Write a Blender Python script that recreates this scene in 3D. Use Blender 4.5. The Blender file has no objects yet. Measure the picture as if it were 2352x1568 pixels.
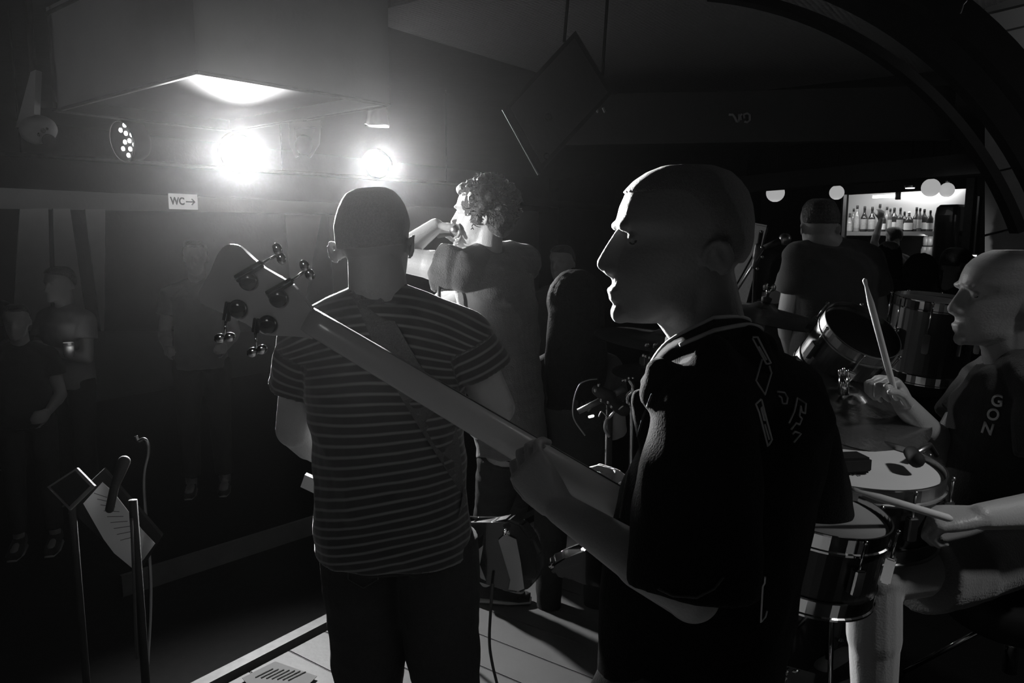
import bpy, bmesh, math, random
from mathutils import Vector, Matrix, noise, Euler
from mathutils.bvhtree import BVHTree
from bpy_extras.object_utils import world_to_camera_view

random.seed(7)
sc = bpy.context.scene
col = sc.collection
PI = math.pi

# ------------------------------------------------------------------ camera
FP = 1750.0                      # focal length in pixels of the 2352 x 1568 frame
PITCH = math.radians(7.93)
CAMZ = 1.62
cd = bpy.data.cameras.new('camera'); cam = bpy.data.objects.new('camera', cd); col.objects.link(cam)
cd.sensor_width = 36.0; cd.lens = 36.0 * FP / 2352.0; cd.clip_start = 0.05
cam.location = (0, 0, CAMZ); cam.rotation_euler = (PI / 2 - PITCH, 0, 0)
sc.camera = cam

# ------------------------------------------------------------------ look
sc.view_settings.view_transform = 'Standard'; sc.view_settings.look = 'None'
sc.view_settings.gamma = 1.0; sc.view_settings.exposure = 0.0
sc.view_settings.use_curve_mapping = False
sc.cycles.max_bounces = 4; sc.cycles.diffuse_bounces = 2; sc.cycles.glossy_bounces = 2; sc.cycles.volume_bounces = 0
sc.cycles.sample_clamp_indirect = 2.0
w = bpy.data.worlds.new('world'); sc.world = w; w.use_nodes = True
w.node_tree.nodes['Background'].inputs[0].default_value = (1, 1, 1, 1)
w.node_tree.nodes['Background'].inputs[1].default_value = 0.0

cp, sp = math.cos(PITCH), math.sin(PITCH)
def ray(px, py):
    dx = (px - 1176) / FP; dy = -(py - 784) / FP
    return Vector((dx, cp + dy * sp, -sp + dy * cp))
CAM = Vector((0, 0, CAMZ))
def at(px, py, Y):
    d = ray(px, py); return CAM + d * (Y / d.y)
def atz(px, py, z):
    d = ray(px, py); return CAM + d * ((z - CAMZ) / d.z)
def mpp(px, py, Y):              # metres per pixel there
    d = ray(px, py); return (Y / d.y) / FP

# ------------------------------------------------------------------ lamps and added fills (position, watts) -- only the stage lamps have fittings, below
def spot(name, loc, to, energy, size, blend=0.6, radius=0.06):
    ld = bpy.data.lights.new(name, 'SPOT'); ld.energy = energy; ld.spot_size = math.radians(size); ld.spot_blend = blend
    ld.shadow_soft_size = radius; o = bpy.data.objects.new(name, ld); col.objects.link(o)
    o.location = loc; o.rotation_euler = (Vector(to) - Vector(loc)).to_track_quat('-Z', 'Y').to_euler(); return o
def area(name, loc, to, energy, sx, sy=None):
    ld = bpy.data.lights.new(name, 'AREA'); ld.energy = energy; ld.size = sx
    if sy: ld.shape = 'RECTANGLE'; ld.size_y = sy
    o = bpy.data.objects.new(name, ld); col.objects.link(o)
    o.location = loc; o.rotation_euler = (Vector(to) - Vector(loc)).to_track_quat('-Z', 'Y').to_euler(); return o
LAMP_A = at(552, 354, 4.75)
LAMP_B = at(867, 380, 5.3)
LAMP_C = at(300, 323, 4.35)
def toward(p, q, d): return p + (Vector(q) - p).normalized() * d
spot('beam_of_left_stage_lamp', toward(LAMP_A, (0, 0, 1.7), .05), (0.0, .3, 1.28), 3900, 47, 1.0, 0.07)
spot('flood_of_left_stage_lamp', toward(LAMP_A, (0, 0, 1.7), .05), (-.2, 1.6, .2), 520, 84, 1.0, 0.08)
spot('beam_of_right_stage_lamp', toward(LAMP_B, (0, 0, 1.7), .05), (0.0, .2, 1.5), 2900, 42, 1.0, 0.07)
spot('beam_of_side_stage_lamp', toward(LAMP_C, (-1.5, 1.5, 1.2), .05), (-1.2, 2.0, 0.6), 2.5, 110, 0.8, 0.07)
spot('wash_on_singer', (-3.3, 1.5, 1.75), (-.42, 2.95, 1.56), 900, 11.5, .7, 0.05)
spot('fill_on_box', (-3.3, 1.0, 1.4), (-2.2, 3.5, 2.6), 16, 30, 1.0, 0.06)  # unseen spot added to lift the face of the hanging box
for nm, L_ in (('spill_of_left_stage_lamp', LAMP_A), ('spill_of_right_stage_lamp', LAMP_B)):
    ld = bpy.data.lights.new(nm, 'POINT'); ld.energy = .3; ld.shadow_soft_size = .06; o = bpy.data.objects.new(nm, ld); col.objects.link(o); o.location = toward(L_, (0, 0, 1.7), .12)
spot('fill_from_behind_camera', (-1.3, -1.6, 2.5), (-.65, 1.6, 1.05), 17, 38, 1.0, .3)  # unseen spot added as dim fill for the foreground
spot('light_over_drums', (1.9, .9, 2.6), (.98, 1.6, 1.02), 60, 34, 1.0, 0.08)
spot('flood_of_right_stage_lamp', toward(LAMP_B, (0, 0, 1.7), .05), (1.35, 1.9, 1.2), 65, 38, 1.0, 0.08)
area('light_behind_drummer', (3.0, 2.3, 2.2), at(2330, 740, 1.9), 1.5, .2)

# ------------------------------------------------------------------ materials
def mat(name, c, rough=0.6, metal=0.0, spec=0.5, var=0.0, vscale=8.0, bump=0.0, bscale=60.0, emit=0.0, ec=1.0, trans=0.0, sheen=0.0, coat=0.0, sss=0.0):
    m = bpy.data.materials.new(name); m.use_nodes = True
    nt = m.node_tree; b = nt.nodes['Principled BSDF']
    b.inputs['Base Color'].default_value = (c, c, c, 1)
    b.inputs['Roughness'].default_value = rough; b.inputs['Metallic'].default_value = metal
    b.inputs['Specular IOR Level'].default_value = spec
    b.inputs['Transmission Weight'].default_value = trans
    b.inputs['Sheen Weight'].default_value = sheen; b.inputs['Coat Weight'].default_value = coat
    if sheen: b.inputs['Sheen Roughness'].default_value = 0.5
    if emit:
        b.inputs['Emission Color'].default_value = (ec, ec, ec, 1); b.inputs['Emission Strength'].default_value = emit
    tc = nt.nodes.new('ShaderNodeTexCoord')
    if var:
        n = nt.nodes.new('ShaderNodeTexNoise'); n.inputs['Scale'].default_value = vscale; n.inputs['Detail'].default_value = 4
        nt.links.new(tc.outputs['Object'], n.inputs['Vector'])
        r = nt.nodes.new('ShaderNodeMapRange'); r.inputs[3].default_value = c * (1 - var); r.inputs[4].default_value = c * (1 + var)
        nt.links.new(n.outputs['Fac'], r.inputs[0]); nt.links.new(r.outputs[0], b.inputs['Base Color'])
    if bump:
        n = nt.nodes.new('ShaderNodeTexNoise'); n.inputs['Scale'].default_value = bscale; n.inputs['Detail'].default_value = 3
        nt.links.new(tc.outputs['Object'], n.inputs['Vector'])
        bp = nt.nodes.new('ShaderNodeBump'); bp.inputs['Strength'].default_value = bump; bp.inputs['Distance'].default_value = 0.01
        nt.links.new(n.outputs['Fac'], bp.inputs['Height']); nt.links.new(bp.outputs[0], b.inputs['Normal'])
    return m

M = {}
M['skin'] = mat('skin', .42, .48, var=.12, vscale=14, bump=.12, bscale=220, sheen=.5)
M['skin2'] = mat('tanned_skin', .30, .45, var=.12, vscale=14, bump=.12, bscale=220, sheen=.5)
M['scalp'] = mat('shaved_scalp', .38, .55, var=.3, vscale=240, bump=.5, bscale=520, sheen=.7)
M['dark_hair'] = mat('black_hair', .008, .8, spec=.1, var=.3, vscale=60, bump=.4, bscale=120)
M['hair'] = mat('dark_hair', .035, .45, var=.4, vscale=60, bump=.6, bscale=120, sheen=.3)
M['black_cloth'] = mat('black_cloth', .02, .9, var=.2, bump=.3, bscale=260, sheen=.15)
M['dark_cloth'] = mat('charcoal_cloth', .05, .9, var=.2, bump=.3, bscale=260, sheen=.2)
M['grey_cloth'] = mat('grey_cloth', .12, .9, var=.2, bump=.3, bscale=200, sheen=.2)
M['pale_cloth'] = mat('pale_cloth', .34, .9, var=.15, bump=.3, bscale=200)
M['jersey'] = mat('black_jersey_cloth', .006, 1.0, spec=.04, var=.2, bump=.3, bscale=300, sheen=.05)
M['list_paper'] = mat('list_paper', .2, .8)
M['denim'] = mat('dark_denim', .018, .9, var=.3, vscale=90, bump=.3, bscale=400)
M['black'] = mat('black_gloss', .015, .18, coat=.6)
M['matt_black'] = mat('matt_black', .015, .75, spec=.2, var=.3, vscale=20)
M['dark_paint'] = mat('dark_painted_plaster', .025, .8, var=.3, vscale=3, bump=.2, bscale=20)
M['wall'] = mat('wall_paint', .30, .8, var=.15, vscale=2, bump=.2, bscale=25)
M['pale_board'] = mat('pale_board', .30, .7, var=.12, vscale=5, bump=.1, bscale=30)
M['chrome'] = mat('chrome', .75, .12, metal=1)
M['dull_metal'] = mat('dull_metal', .35, .35, metal=1, var=.2, vscale=30)
M['brass'] = mat('cymbal_bronze', .42, .27, metal=1, var=.15, vscale=25, bump=.08, bscale=90)
M['drum_shell'] = mat('drum_shell_lacquer', .02, .35, coat=.15)
M['drum_head'] = mat('coated_drum_head', .62, .6, var=.05, vscale=12)
M['drum_head2'] = mat('worn_drum_head', .33, .55, var=.15, vscale=9)
M['maple'] = mat('satin_maple', .5, .24, var=.1, vscale=6, coat=.3)
M['paper'] = mat('paper', .8, .8, var=.03, vscale=6)
M['ink'] = mat('ink', .08, .8, var=.1)
M['white'] = mat('white_print', .9, .7, var=.03)
M['thread'] = mat('grey_embroidery', .75, .8, var=.1, vscale=80)
M['stick'] = mat('pale_wood_stick', .62, .5, var=.08, vscale=40)
M['rubber'] = mat('rubber', .02, .6, var=.1)
M['white_rubber'] = mat('white_rubber', .5, .6, var=.1)
M['lens'] = mat('lit_lamp_lens', .9, .3, emit=14.0)
M['led'] = mat('lit_led', .9, .3, emit=6.0)
M['led_body'] = mat('lamp_reflector', .35, .35, metal=.6)
M['globe'] = mat('frosted_globe_lamp', .6, .5, emit=.36)
M['strip'] = mat('bar_strip_light', .9, .5, emit=3.2)
M['cove'] = mat('cove_strip_light', .9, .5, emit=2.6)
M['downlight'] = mat('lens_and_rim_glow', .9, .5, emit=2.5)
M['screen'] = mat('till_screen', .9, .5, emit=1.1)
M['speck'] = mat('glowing_speck', .9, .4, emit=1.6)
M['glass1'] = mat('clear_bottle_glass', .55, .12, var=.1, trans=.35, spec=.7)
M['glass2'] = mat('brown_bottle_glass', .05, .12, var=.2, trans=.2, spec=.7)
M['glass3'] = mat('green_bottle_glass', .14, .12, var=.2, trans=.2, spec=.7)
M['paper_label'] = mat('bottle_label_paper', .42, .7, var=.3, vscale=60)
M['cap'] = mat('bottle_cap', .06, .4)
M['bar_wall'] = mat('bar_back_wall', .55, .6, var=.08, vscale=2)
M['wood'] = mat('worn_dark_wood', .16, .5, var=.35, vscale=6, bump=.2, bscale=40)
M['deck'] = mat('stage_plank_paint', .13, .55, var=.18, vscale=5, bump=.12, bscale=30)
M['trim'] = mat('scuffed_metal_trim', .09, .5, metal=.4, var=.4, vscale=30)
M['grille'] = mat('grille_cloth', .04, .8, var=.3, vscale=100)

def stripes_mat():
    m = bpy.data.materials.new('striped_knit'); m.use_nodes = True; nt = m.node_tree; b = nt.nodes['Principled BSDF']
    at_ = nt.nodes.new('ShaderNodeAttribute'); at_.attribute_name = 'band'
    mu = nt.nodes.new('ShaderNodeMath'); mu.operation = 'MULTIPLY'; mu.inputs[1].default_value = 2 * PI / .0198
    si = nt.nodes.new('ShaderNodeMath'); si.operation = 'SINE'
    r = nt.nodes.new('ShaderNodeMapRange'); r.inputs[1].default_value = .3; r.inputs[2].default_value = .95
    r.inputs[3].default_value = .012; r.inputs[4].default_value = .13
    nt.links.new(at_.outputs['Fac'], mu.inputs[0]); nt.links.new(mu.outputs[0], si.inputs[0])
    nt.links.new(si.outputs[0], r.inputs[0]); nt.links.new(r.outputs[0], b.inputs['Base Color'])
    b.inputs['Roughness'].default_value = .9; b.inputs['Sheen Weight'].default_value = .3
    return m
M['stripes'] = stripes_mat()
M['scalp2'] = mat('shaved_dark_scalp', .24, .55, var=.3, vscale=240, bump=.5, bscale=520, sheen=.7)

def foam_mat():
    m = bpy.data.materials.new('studded_acoustic_foam'); m.use_nodes = True; nt = m.node_tree; b = nt.nodes['Principled BSDF']
    b.inputs['Roughness'].default_value = .7; b.inputs['Base Color'].default_value = (.3, .3, .3, 1)
    tc = nt.nodes.new('ShaderNodeTexCoord'); v = nt.nodes.new('ShaderNodeTexVoronoi'); v.inputs['Scale'].default_value = 42; v.inputs['Randomness'].default_value = .12
    mp = nt.nodes.new('ShaderNodeMapping'); mp.inputs['Rotation'].default_value = (0, 0, .6)
    bp = nt.nodes.new('ShaderNodeBump'); bp.inputs['Strength'].default_value = .8; bp.inputs['Distance'].default_value = .012
    nt.links.new(tc.outputs['Object'], mp.inputs[0]); nt.links.new(mp.outputs[0], v.inputs['Vector'])
    nt.links.new(v.outputs['Distance'], bp.inputs['Height']); nt.links.new(bp.outputs[0], b.inputs['Normal'])
    return m
M['foam'] = foam_mat()

# ------------------------------------------------------------------ building helpers
def tag(o, label=None, cat=None, group=None, kind=None):
    if label: o['label'] = label
    if cat: o['category'] = cat
    if group: o['group'] = group
    if kind: o['kind'] = kind
    return o
def empty(name, loc, label=None, cat=None, group=None):
    o = bpy.data.objects.new(name, None); col.objects.link(o); o.location = loc; o.empty_display_size = .1
    return tag(o, label, cat, group)
def link_mesh(name, me, m, parent=None):
    o = bpy.data.objects.new(name, me); col.objects.link(o)
    if m is not None:
        me.materials.clear(); me.materials.append(M[m] if isinstance(m, str) else m)
    if parent is not None:
        bpy.context.view_layer.update() if False else None
        o.parent = parent; o.matrix_parent_inverse = wm(parent).inverted()
    return o
def wm(o):
    mtx = Matrix.LocRotScale(o.location, o.rotation_euler, o.scale)
    if o.parent: return wm(o.parent) @ o.matrix_parent_inverse @ mtx
    return mtx
def frame(z, x=None):
    z = Vector(z).normalized()
    if x is None: x = Vector((1, 0, 0)) if abs(z.x) < .9 else Vector((0, 1, 0))
    x = Vector(x); x = (x - z * x.dot(z)).normalized(); y = z.cross(x)
    return Matrix((x, y, z)).transposed()

class Form:
    """collects closed shapes in one bmesh"""
    def __init__(s): s.bm = bmesh.new()
    def ring(s, pts): return [s.bm.verts.new(p) for p in pts]
    def skin_rings(s, rings, caps=True):
        for a, b in zip(rings, rings[1:]):
            n = len(a)
            for i in range(n):
                s.bm.faces.new((a[i], a[(i + 1) % n], b[(i + 1) % n], b[i]))
        if caps:
            s.bm.faces.new(list(reversed(rings[0]))); s.bm.faces.new(rings[-1])
        return s
    def tube(s, pts, radii, n=12, caps=True, flat=1.0, up=None):
        pts = [Vector(p) for p in pts]
        if not hasattr(radii, '__len__'): radii = [radii] * len(pts)
        rings = []; prev = None
        for i, p in enumerate(pts):
            d = (pts[min(i + 1, len(pts) - 1)] - pts[max(i - 1, 0)])
            if d.length < 1e-9: d = Vector((0, 0, 1))
            d.normalize()
            if prev is None:
                x = Vector(up) if up else (Vector((0, 0, 1)) if abs(d.z) < .9 else Vector((1, 0, 0)))
            else: x = prev
            x = (x - d * x.dot(d)).normalized(); prev = x; y = d.cross(x)
            rings.append(s.ring([p + (x * math.cos(2 * PI * k / n) * flat + y * math.sin(2 * PI * k / n)) * radii[i] for k in range(n)]))
        return s.skin_rings(rings, caps)
    def cap(s, p0, r0, p1, r1, n=14):
        p0, p1 = Vector(p0), Vector(p1); d = p1 - p0; L = d.length
        if L < 1e-6: return s.ell(p0, (r0, r0, r0))
        d /= L; pts, rr = [], []
        for k in range(5):
            a = (1 - k / 5) * PI / 2; pts.append(p0 - d * r0 * math.sin(a)); rr.append(max(r0 * math.cos(a), r0 * .05))
        for k in range(6):
            a = k / 5 * PI / 2; pts.append(p1 + d * r1 * math.sin(a)); rr.append(max(r1 * math.cos(a), r1 * .05))
        return s.tube(pts, rr, n)
    def chain(s, pts, rr, n=14):
        for i in range(len(pts) - 1): s.cap(pts[i], rr[i], pts[i + 1], rr[i + 1], n)
        return s
    def ell(s, c, r, rot=None, n=20):
        c = Vector(c); rot = rot or Matrix.Identity(3); rings = []
        for k in range(1, 12):
            a = PI * k / 12
            rings.append(s.ring([c + rot @ Vector((r[0] * math.sin(a) * math.cos(2 * PI * j / n), r[1] * math.sin(a) * math.sin(2 * PI * j / n), -r[2] * math.cos(a))) for j in range(n)]))
        return s.skin_rings(rings)
    def loft(s, rows, n=28, ex=2.0):
        """rows: (centre, xvec, yvec) with xvec/yvec the half axes"""
        rings = []
        for c, xv, yv in rows:
            c = Vector(c); P = []
            for k in range(n):
                t = 2 * PI * k / n; ct, st = math.cos(t), math.sin(t)
                P.append(c + Vector(xv) * math.copysign(abs(ct) ** (2 / ex), ct) + Vector(yv) * math.copysign(abs(st) ** (2 / ex), st))
            rings.append(s.ring(P))
        return s.skin_rings(rings)
    def box(s, c, size, rot=None):
        c = Vector(c); rot = rot or Matrix.Identity(3); hx, hy, hz = [v / 2 for v in size]
        v = [s.bm.verts.new(c + rot @ Vector((x * hx, y * hy, z * hz))) for x in (-1, 1) for y in (-1, 1) for z in (-1, 1)]
        for f in ((0, 1, 3, 2), (4, 6, 7, 5), (0, 4, 5, 1), (2, 3, 7, 6), (0, 2, 6, 4), (1, 5, 7, 3)): s.bm.faces.new([v[i] for i in f])
        return s
    def slab(s, pts, off):
        """polygon of world points thickened by vector off"""
        a = [s.bm.verts.new(p) for p in pts]; b = [s.bm.verts.new(Vector(p) + Vector(off)) for p in pts]
        n = len(a); s.bm.faces.new(a); s.bm.faces.new(list(reversed(b)))
        for i in range(n): s.bm.faces.new((a[i], b[i], b[(i + 1) % n], a[(i + 1) % n]))
        return s
    def lathe(s, c, prof, axis=(0, 0, 1), n=24, caps=True):
        """prof: (radius, height) list along axis"""
        R = frame(axis); c = Vector(c); rings = []
        for r, h in prof:
            rings.append(s.ring([c + R @ Vector((max(r, 1e-4) * math.cos(2 * PI * k / n), max(r, 1e-4) * math.sin(2 * PI * k / n), h)) for k in range(n)]))
        return s.skin_rings(rings, caps)
    def mesh(s, name, bevel=0.0):
        if bevel:
            bmesh.ops.bevel(s.bm, geom=[e for e in s.bm.edges], offset=bevel, segments=2, affect='EDGES', clamp_overlap=True)
        bmesh.ops.recalc_face_normals(s.bm, faces=s.bm.faces)
        me = bpy.data.meshes.new(name); s.bm.to_mesh(me); s.bm.free(); return me
    def build(s, name, m, parent=None, smooth=False, bevel=0.0, voxel=0.0, iters=0, wrinkle=0.0, wfreq=(6, 6, 14), post=None):
        me = s.mesh(name, bevel)
        if voxel:
            t = bpy.data.objects.new('tmp', me); col.objects.link(t)
            r = t.modifiers.new('r', 'REMESH'); r.mode = 'VOXEL'; r.voxel_size = voxel; r.use_smooth_shade = True
            if iters:
                q = t.modifiers.new('s', 'SMOOTH'); q.factor = .5; q.iterations = iters
            dg = bpy.context.evaluated_depsgraph_get(); dg.update()
            me2 = bpy.data.meshes.new_from_object(t.evaluated_get(dg)); me2.name = name
            bpy.data.objects.remove(t); bpy.data.meshes.remove(me); me = me2; smooth = True
            if wrinkle:
                me.update(); 
                ns = [v.normal.copy() for v in me.vertices]
                for v, nn in zip(me.vertices, ns):
                    p = Vector((v.co.x * wfreq[0], v.co.y * wfreq[1], v.co.z * wfreq[2]))
                    q = noise.noise(p) + .5 * noise.noise(p * 2.1 + Vector((7, 3, 1)))
                    f2 = 1 - abs(noise.noise(Vector((v.co.x * 9 + v.co.z * 7, v.co.y * 9, v.co.z * 5 - v.co.x * 5)))) * 2.2
                    v.co = v.co + nn * wrinkle * (q * .7 + max(f2, 0) * .55)
        if smooth: me.shade_smooth()
        if post: post(me)
        return link_mesh(name, me, m, parent)

def lerp(a, b, t): return a + (b - a) * t

# hand: fingers along d, palm faces n, thumb on side x
def hand(f, wrist, d, n, thumb_side=1, size=.185, curl=(35, 45, 35), spread=5, thumb=(40, 20), r=1.0):
    d = Vector(d).normalized(); n = Vector(n); n = (n - d * n.dot(d)).normalized(); x = d.cross(n) * thumb_side
    L = size; w = Vector(wrist)
    pl = L * .52
    rows = []
    for t, hw, th in ((0, .16, .11), (.25, .19, .12), (.6, .235, .115), (.9, .245, .10), (1.0, .225, .08)):
        rows.append((w + d * pl * t, x * L * hw * .95, n * L * th * .8))
    f.loft(rows, 20, 2.6)
    lens = (.42, .47, .44, .35)
    for i in range(4):
        u = (1.5 - i) / 1.5                        # index is nearest the thumb
        base = w + d * pl * (.93 - .04 * abs(u - .2)) + x * u * L * .17
        ang = math.radians(spread * u); dd = (d * math.cos(ang) + x * math.sin(ang)).normalized()
        seg = [lens[i] * L * k for k in (.47, .30, .23)]
        p = base; a = 0; rad = [L * .05 * r, L * .046 * r, L * .042 * r, L * .036 * r]
        for k in range(3):
            a += math.radians(curl[k]); q = p + (dd * math.cos(a) + n * math.sin(a)) * seg[k]
            f.cap(p, rad[k], q, rad[k + 1], 10); p = q
    b = w + d * pl * .22 + x * L * .14 + n * L * .03
    a = math.radians(thumb[0]); td = (d * math.cos(a) + x * math.sin(a) + n * .25).normalized()
    m1 = b + td * L * .24; a2 = math.radians(thumb[0] - thumb[1]); td2 = (d * math.cos(a2) + x * math.sin(a2) + n * .5).normalized()
    m2 = m1 + td2 * L * .18; m3 = m2 + (td2 + n * .3).normalized() * L * .13
    f.cap(b, L * .085, m1, L * .06, 10); f.cap(m1, L * .057, m2, L * .05, 10); f.cap(m2, L * .05, m3, L * .04, 10)
    return f

# head: local frame, front +y, up +z, origin between eye and ear level; traced from a side view
HK = .000213
HP = [(122, 700, 1020, .034), (165, 590, 1140, .052), (225, 500, 1205, .062), (300, 430, 1262, .070), (400, 388, 1292, .0755), (500, 366, 1302, .078),
      (560, 384, 1301, .0765), (610, 424, 1298, .0745), (660, 424, 1292, .0735), (720, 388, 1278, .0715), (790, 362, 1235, .068), (870, 338, 1150, .062),
      (960, 350, 1065, .057), (1050, 376, 1000, .052), (1130, 384, 920, .043), (1180, 405, 830, .033), (1215, 450, 720, .020)]
def head(f, C, R, s=1.0, ears=True, neck=None, beard=0, neck_r=.056, ear_out=.010):
    def L(x, cx, cy): return C + R @ (Vector((x / s * s, (840 - cx) * HK, (620 - cy) * HK)) * s if False else Vector((x * s, (840 - cx) * HK * s, (620 - cy) * HK * s)))
    rings = []
    for cy, fx, bx, w in reversed(HP):
        cx = (fx + bx) / 2; half = (bx - fx) / 2; P = []
        for k in range(32):
            t = 2 * PI * k / 32; ct, st = math.cos(t), math.sin(t)
            e = 2 / (2.25)
            yy = math.copysign(abs(ct) ** e, ct); xx = math.copysign(abs(st) ** e, st)
            narrow = 1 - .16 * max(ct, 0) ** 1.5 * (1 if cy > 500 else .5)
            back = 1 - .10 * max(-ct, 0) ** 1.5
            P.append(L(xx * w * narrow * back, cx - yy * half, cy))
        rings.append(f.ring(P))
    f.skin_rings(rings)
    e3 = lambda c, r: f.ell(c, tuple(v * s for v in r), R)
    # nose
    f.cap(L(0, 392, 585), .0085 * s, L(0, 320, 710), .0095 * s); f.cap(L(0, 320, 710), .0095 * s, L(0, 284, 795), .0118 * s)
    f.cap(L(0, 400, 640), .012 * s, L(0, 345, 820), .0155 * s)
    for q in (-1, 1):
        e3(L(q * .0125, 322, 832), (.0085, .012, .0085))
        e3(L(q * .026, 388, 528), (.018, .008, .0080))       # brow
        e3(L(q * .030, 444, 618), (.0135, .0075, .0070))      # eyelid
        e3(L(q * .040, 770, 1000), (.012, .03, .03))         # jaw angle
        if ears:
            pts = []
            for k in range(11):
                a = math.radians(200 - k * 27); pts.append((985 - 92 * math.cos(a) * -1 if False else 985 + 88 * math.cos(a), 745 - 112 * math.sin(a)))
            # helix: front top, round the back, to the lobe
            hp = [L(q * (.073 + ear_out * min(i / 4, 1, (11.5 - i) / 4)), *pts[i]) for i in range(len(pts))]
            rr = [.0042 * s] * 7 + [.0045 * s, .0052 * s, .006 * s, .0045 * s]
            f.chain(hp, rr, 8)
            f.slab([L(q * .070, 930, 650), L(q * .070, 930, 850), L(q * (.071 + ear_out * .8), 1030, 820), L(q * (.071 + ear_out), 1060, 745), L(q * (.071 + ear_out * .8), 1020, 660)], R @ Vector((q * .005, 0, 0)))
            f.cap(L(q * .079, 960, 690), .0035 * s, L(q * .082, 1010, 790), .004 * s, 8)
    e3(L(0, 347, 988), (.023, .0085, .0065)); e3(L(0, 360, 1038), (.021, .0085, .007))
    e3(L(0, 405, 1145), (.022, .015, .017))
    if beard: e3(L(0, 420, 1170), (.034, .022, .02 + beard))
    if neck is not None:
        f.cap(L(0, 960, 880), neck_r * s, neck, neck_r * 1.08 * s, 20)
        f.cap(L(0, 800, 1050), neck_r * .8 * s, neck, neck_r * s, 20)
    return L
def orient(yaw, pitch=0, roll=0):
    return (Matrix.Rotation(math.radians(yaw), 3, 'Z') @ Matrix.Rotation(math.radians(pitch), 3, 'X') @ Matrix.Rotation(math.radians(roll), 3, 'Y'))

def scalp(C, R, s, name, m, parent, top=560, back=850, grow=1.02, voxel=.004, wrinkle=0, lumps=0, fx_shift=0):
    """close cap of hair following the head, from the hairline to the nape"""
    f = Form(); rings = []
    def L(x, cx, cy): return C + R @ Vector((x * s, (840 - cx) * HK * s, (620 - cy) * HK * s))
    rows = [r for r in HP if r[0] < back]
    for cy, fx, bx, w in reversed(rows):
        hf = fx + fx_shift if cy < 330 else lerp(fx + fx_shift, 760, min(1, (cy - 330) / 150))
        if cy > 480: hf = 760 if cy < 600 else 900
        cx = (hf + bx) / 2; half = (bx - hf) / 2 * grow + .003 / HK * (grow > 1)
        P = []
        for k in range(32):
            t = 2 * PI * k / 32; ct, st = math.cos(t), math.sin(t); e = 2 / 2.25
            P.append(L(math.copysign(abs(st) ** e, st) * w * grow * (1 - .12 * max(ct, 0)) * (1 if hf < 700 else .99), cx - math.copysign(abs(ct) ** e, ct) * half, cy - (grow - 1) * 400))
        rings.append(f.ring(P))
    f.skin_rings(rings)
    return f.build(name, m, parent, voxel=voxel, iters=2, wrinkle=wrinkle, wfreq=(60, 60, 60))

def bvh_of(o):
    me = o.data; mw = wm(o)
    return BVHTree.FromPolygons([mw @ v.co for v in me.vertices], [tuple(p.vertices) for p in me.polygons])
def onto(bvh, px, py, off=.004, default=None):
    d = ray(px, py).normalized(); h = bvh.ray_cast(CAM, d)
    if h[0] is None:
        h2 = bvh.find_nearest(CAM + d * (default or 1.2)); return h2[0] + h2[1] * off
    return h[0] - d * off
def cord(name, pts, r, m, parent=None, n=8, smooth=True):
    return Form().tube(pts, r, n).build(name, m, parent, smooth=smooth)
def curve_pts(ctrl, n=8):
    ctrl = [Vector(c) for c in ctrl]; out = []
    P = [ctrl[0]] + ctrl + [ctrl[-1]]
    for i in range(1, len(P) - 2):
        for k in range(n):
            t = k / n; a, b, c, d = P[i - 1], P[i], P[i + 1], P[i + 2]
            out.append(.5 * ((2 * b) + (c - a) * t + (2 * a - 5 * b + 4 * c - d) * t * t + (3 * b - a - 3 * c + d) * t ** 3))
    out.append(ctrl[-1]); return out

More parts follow.
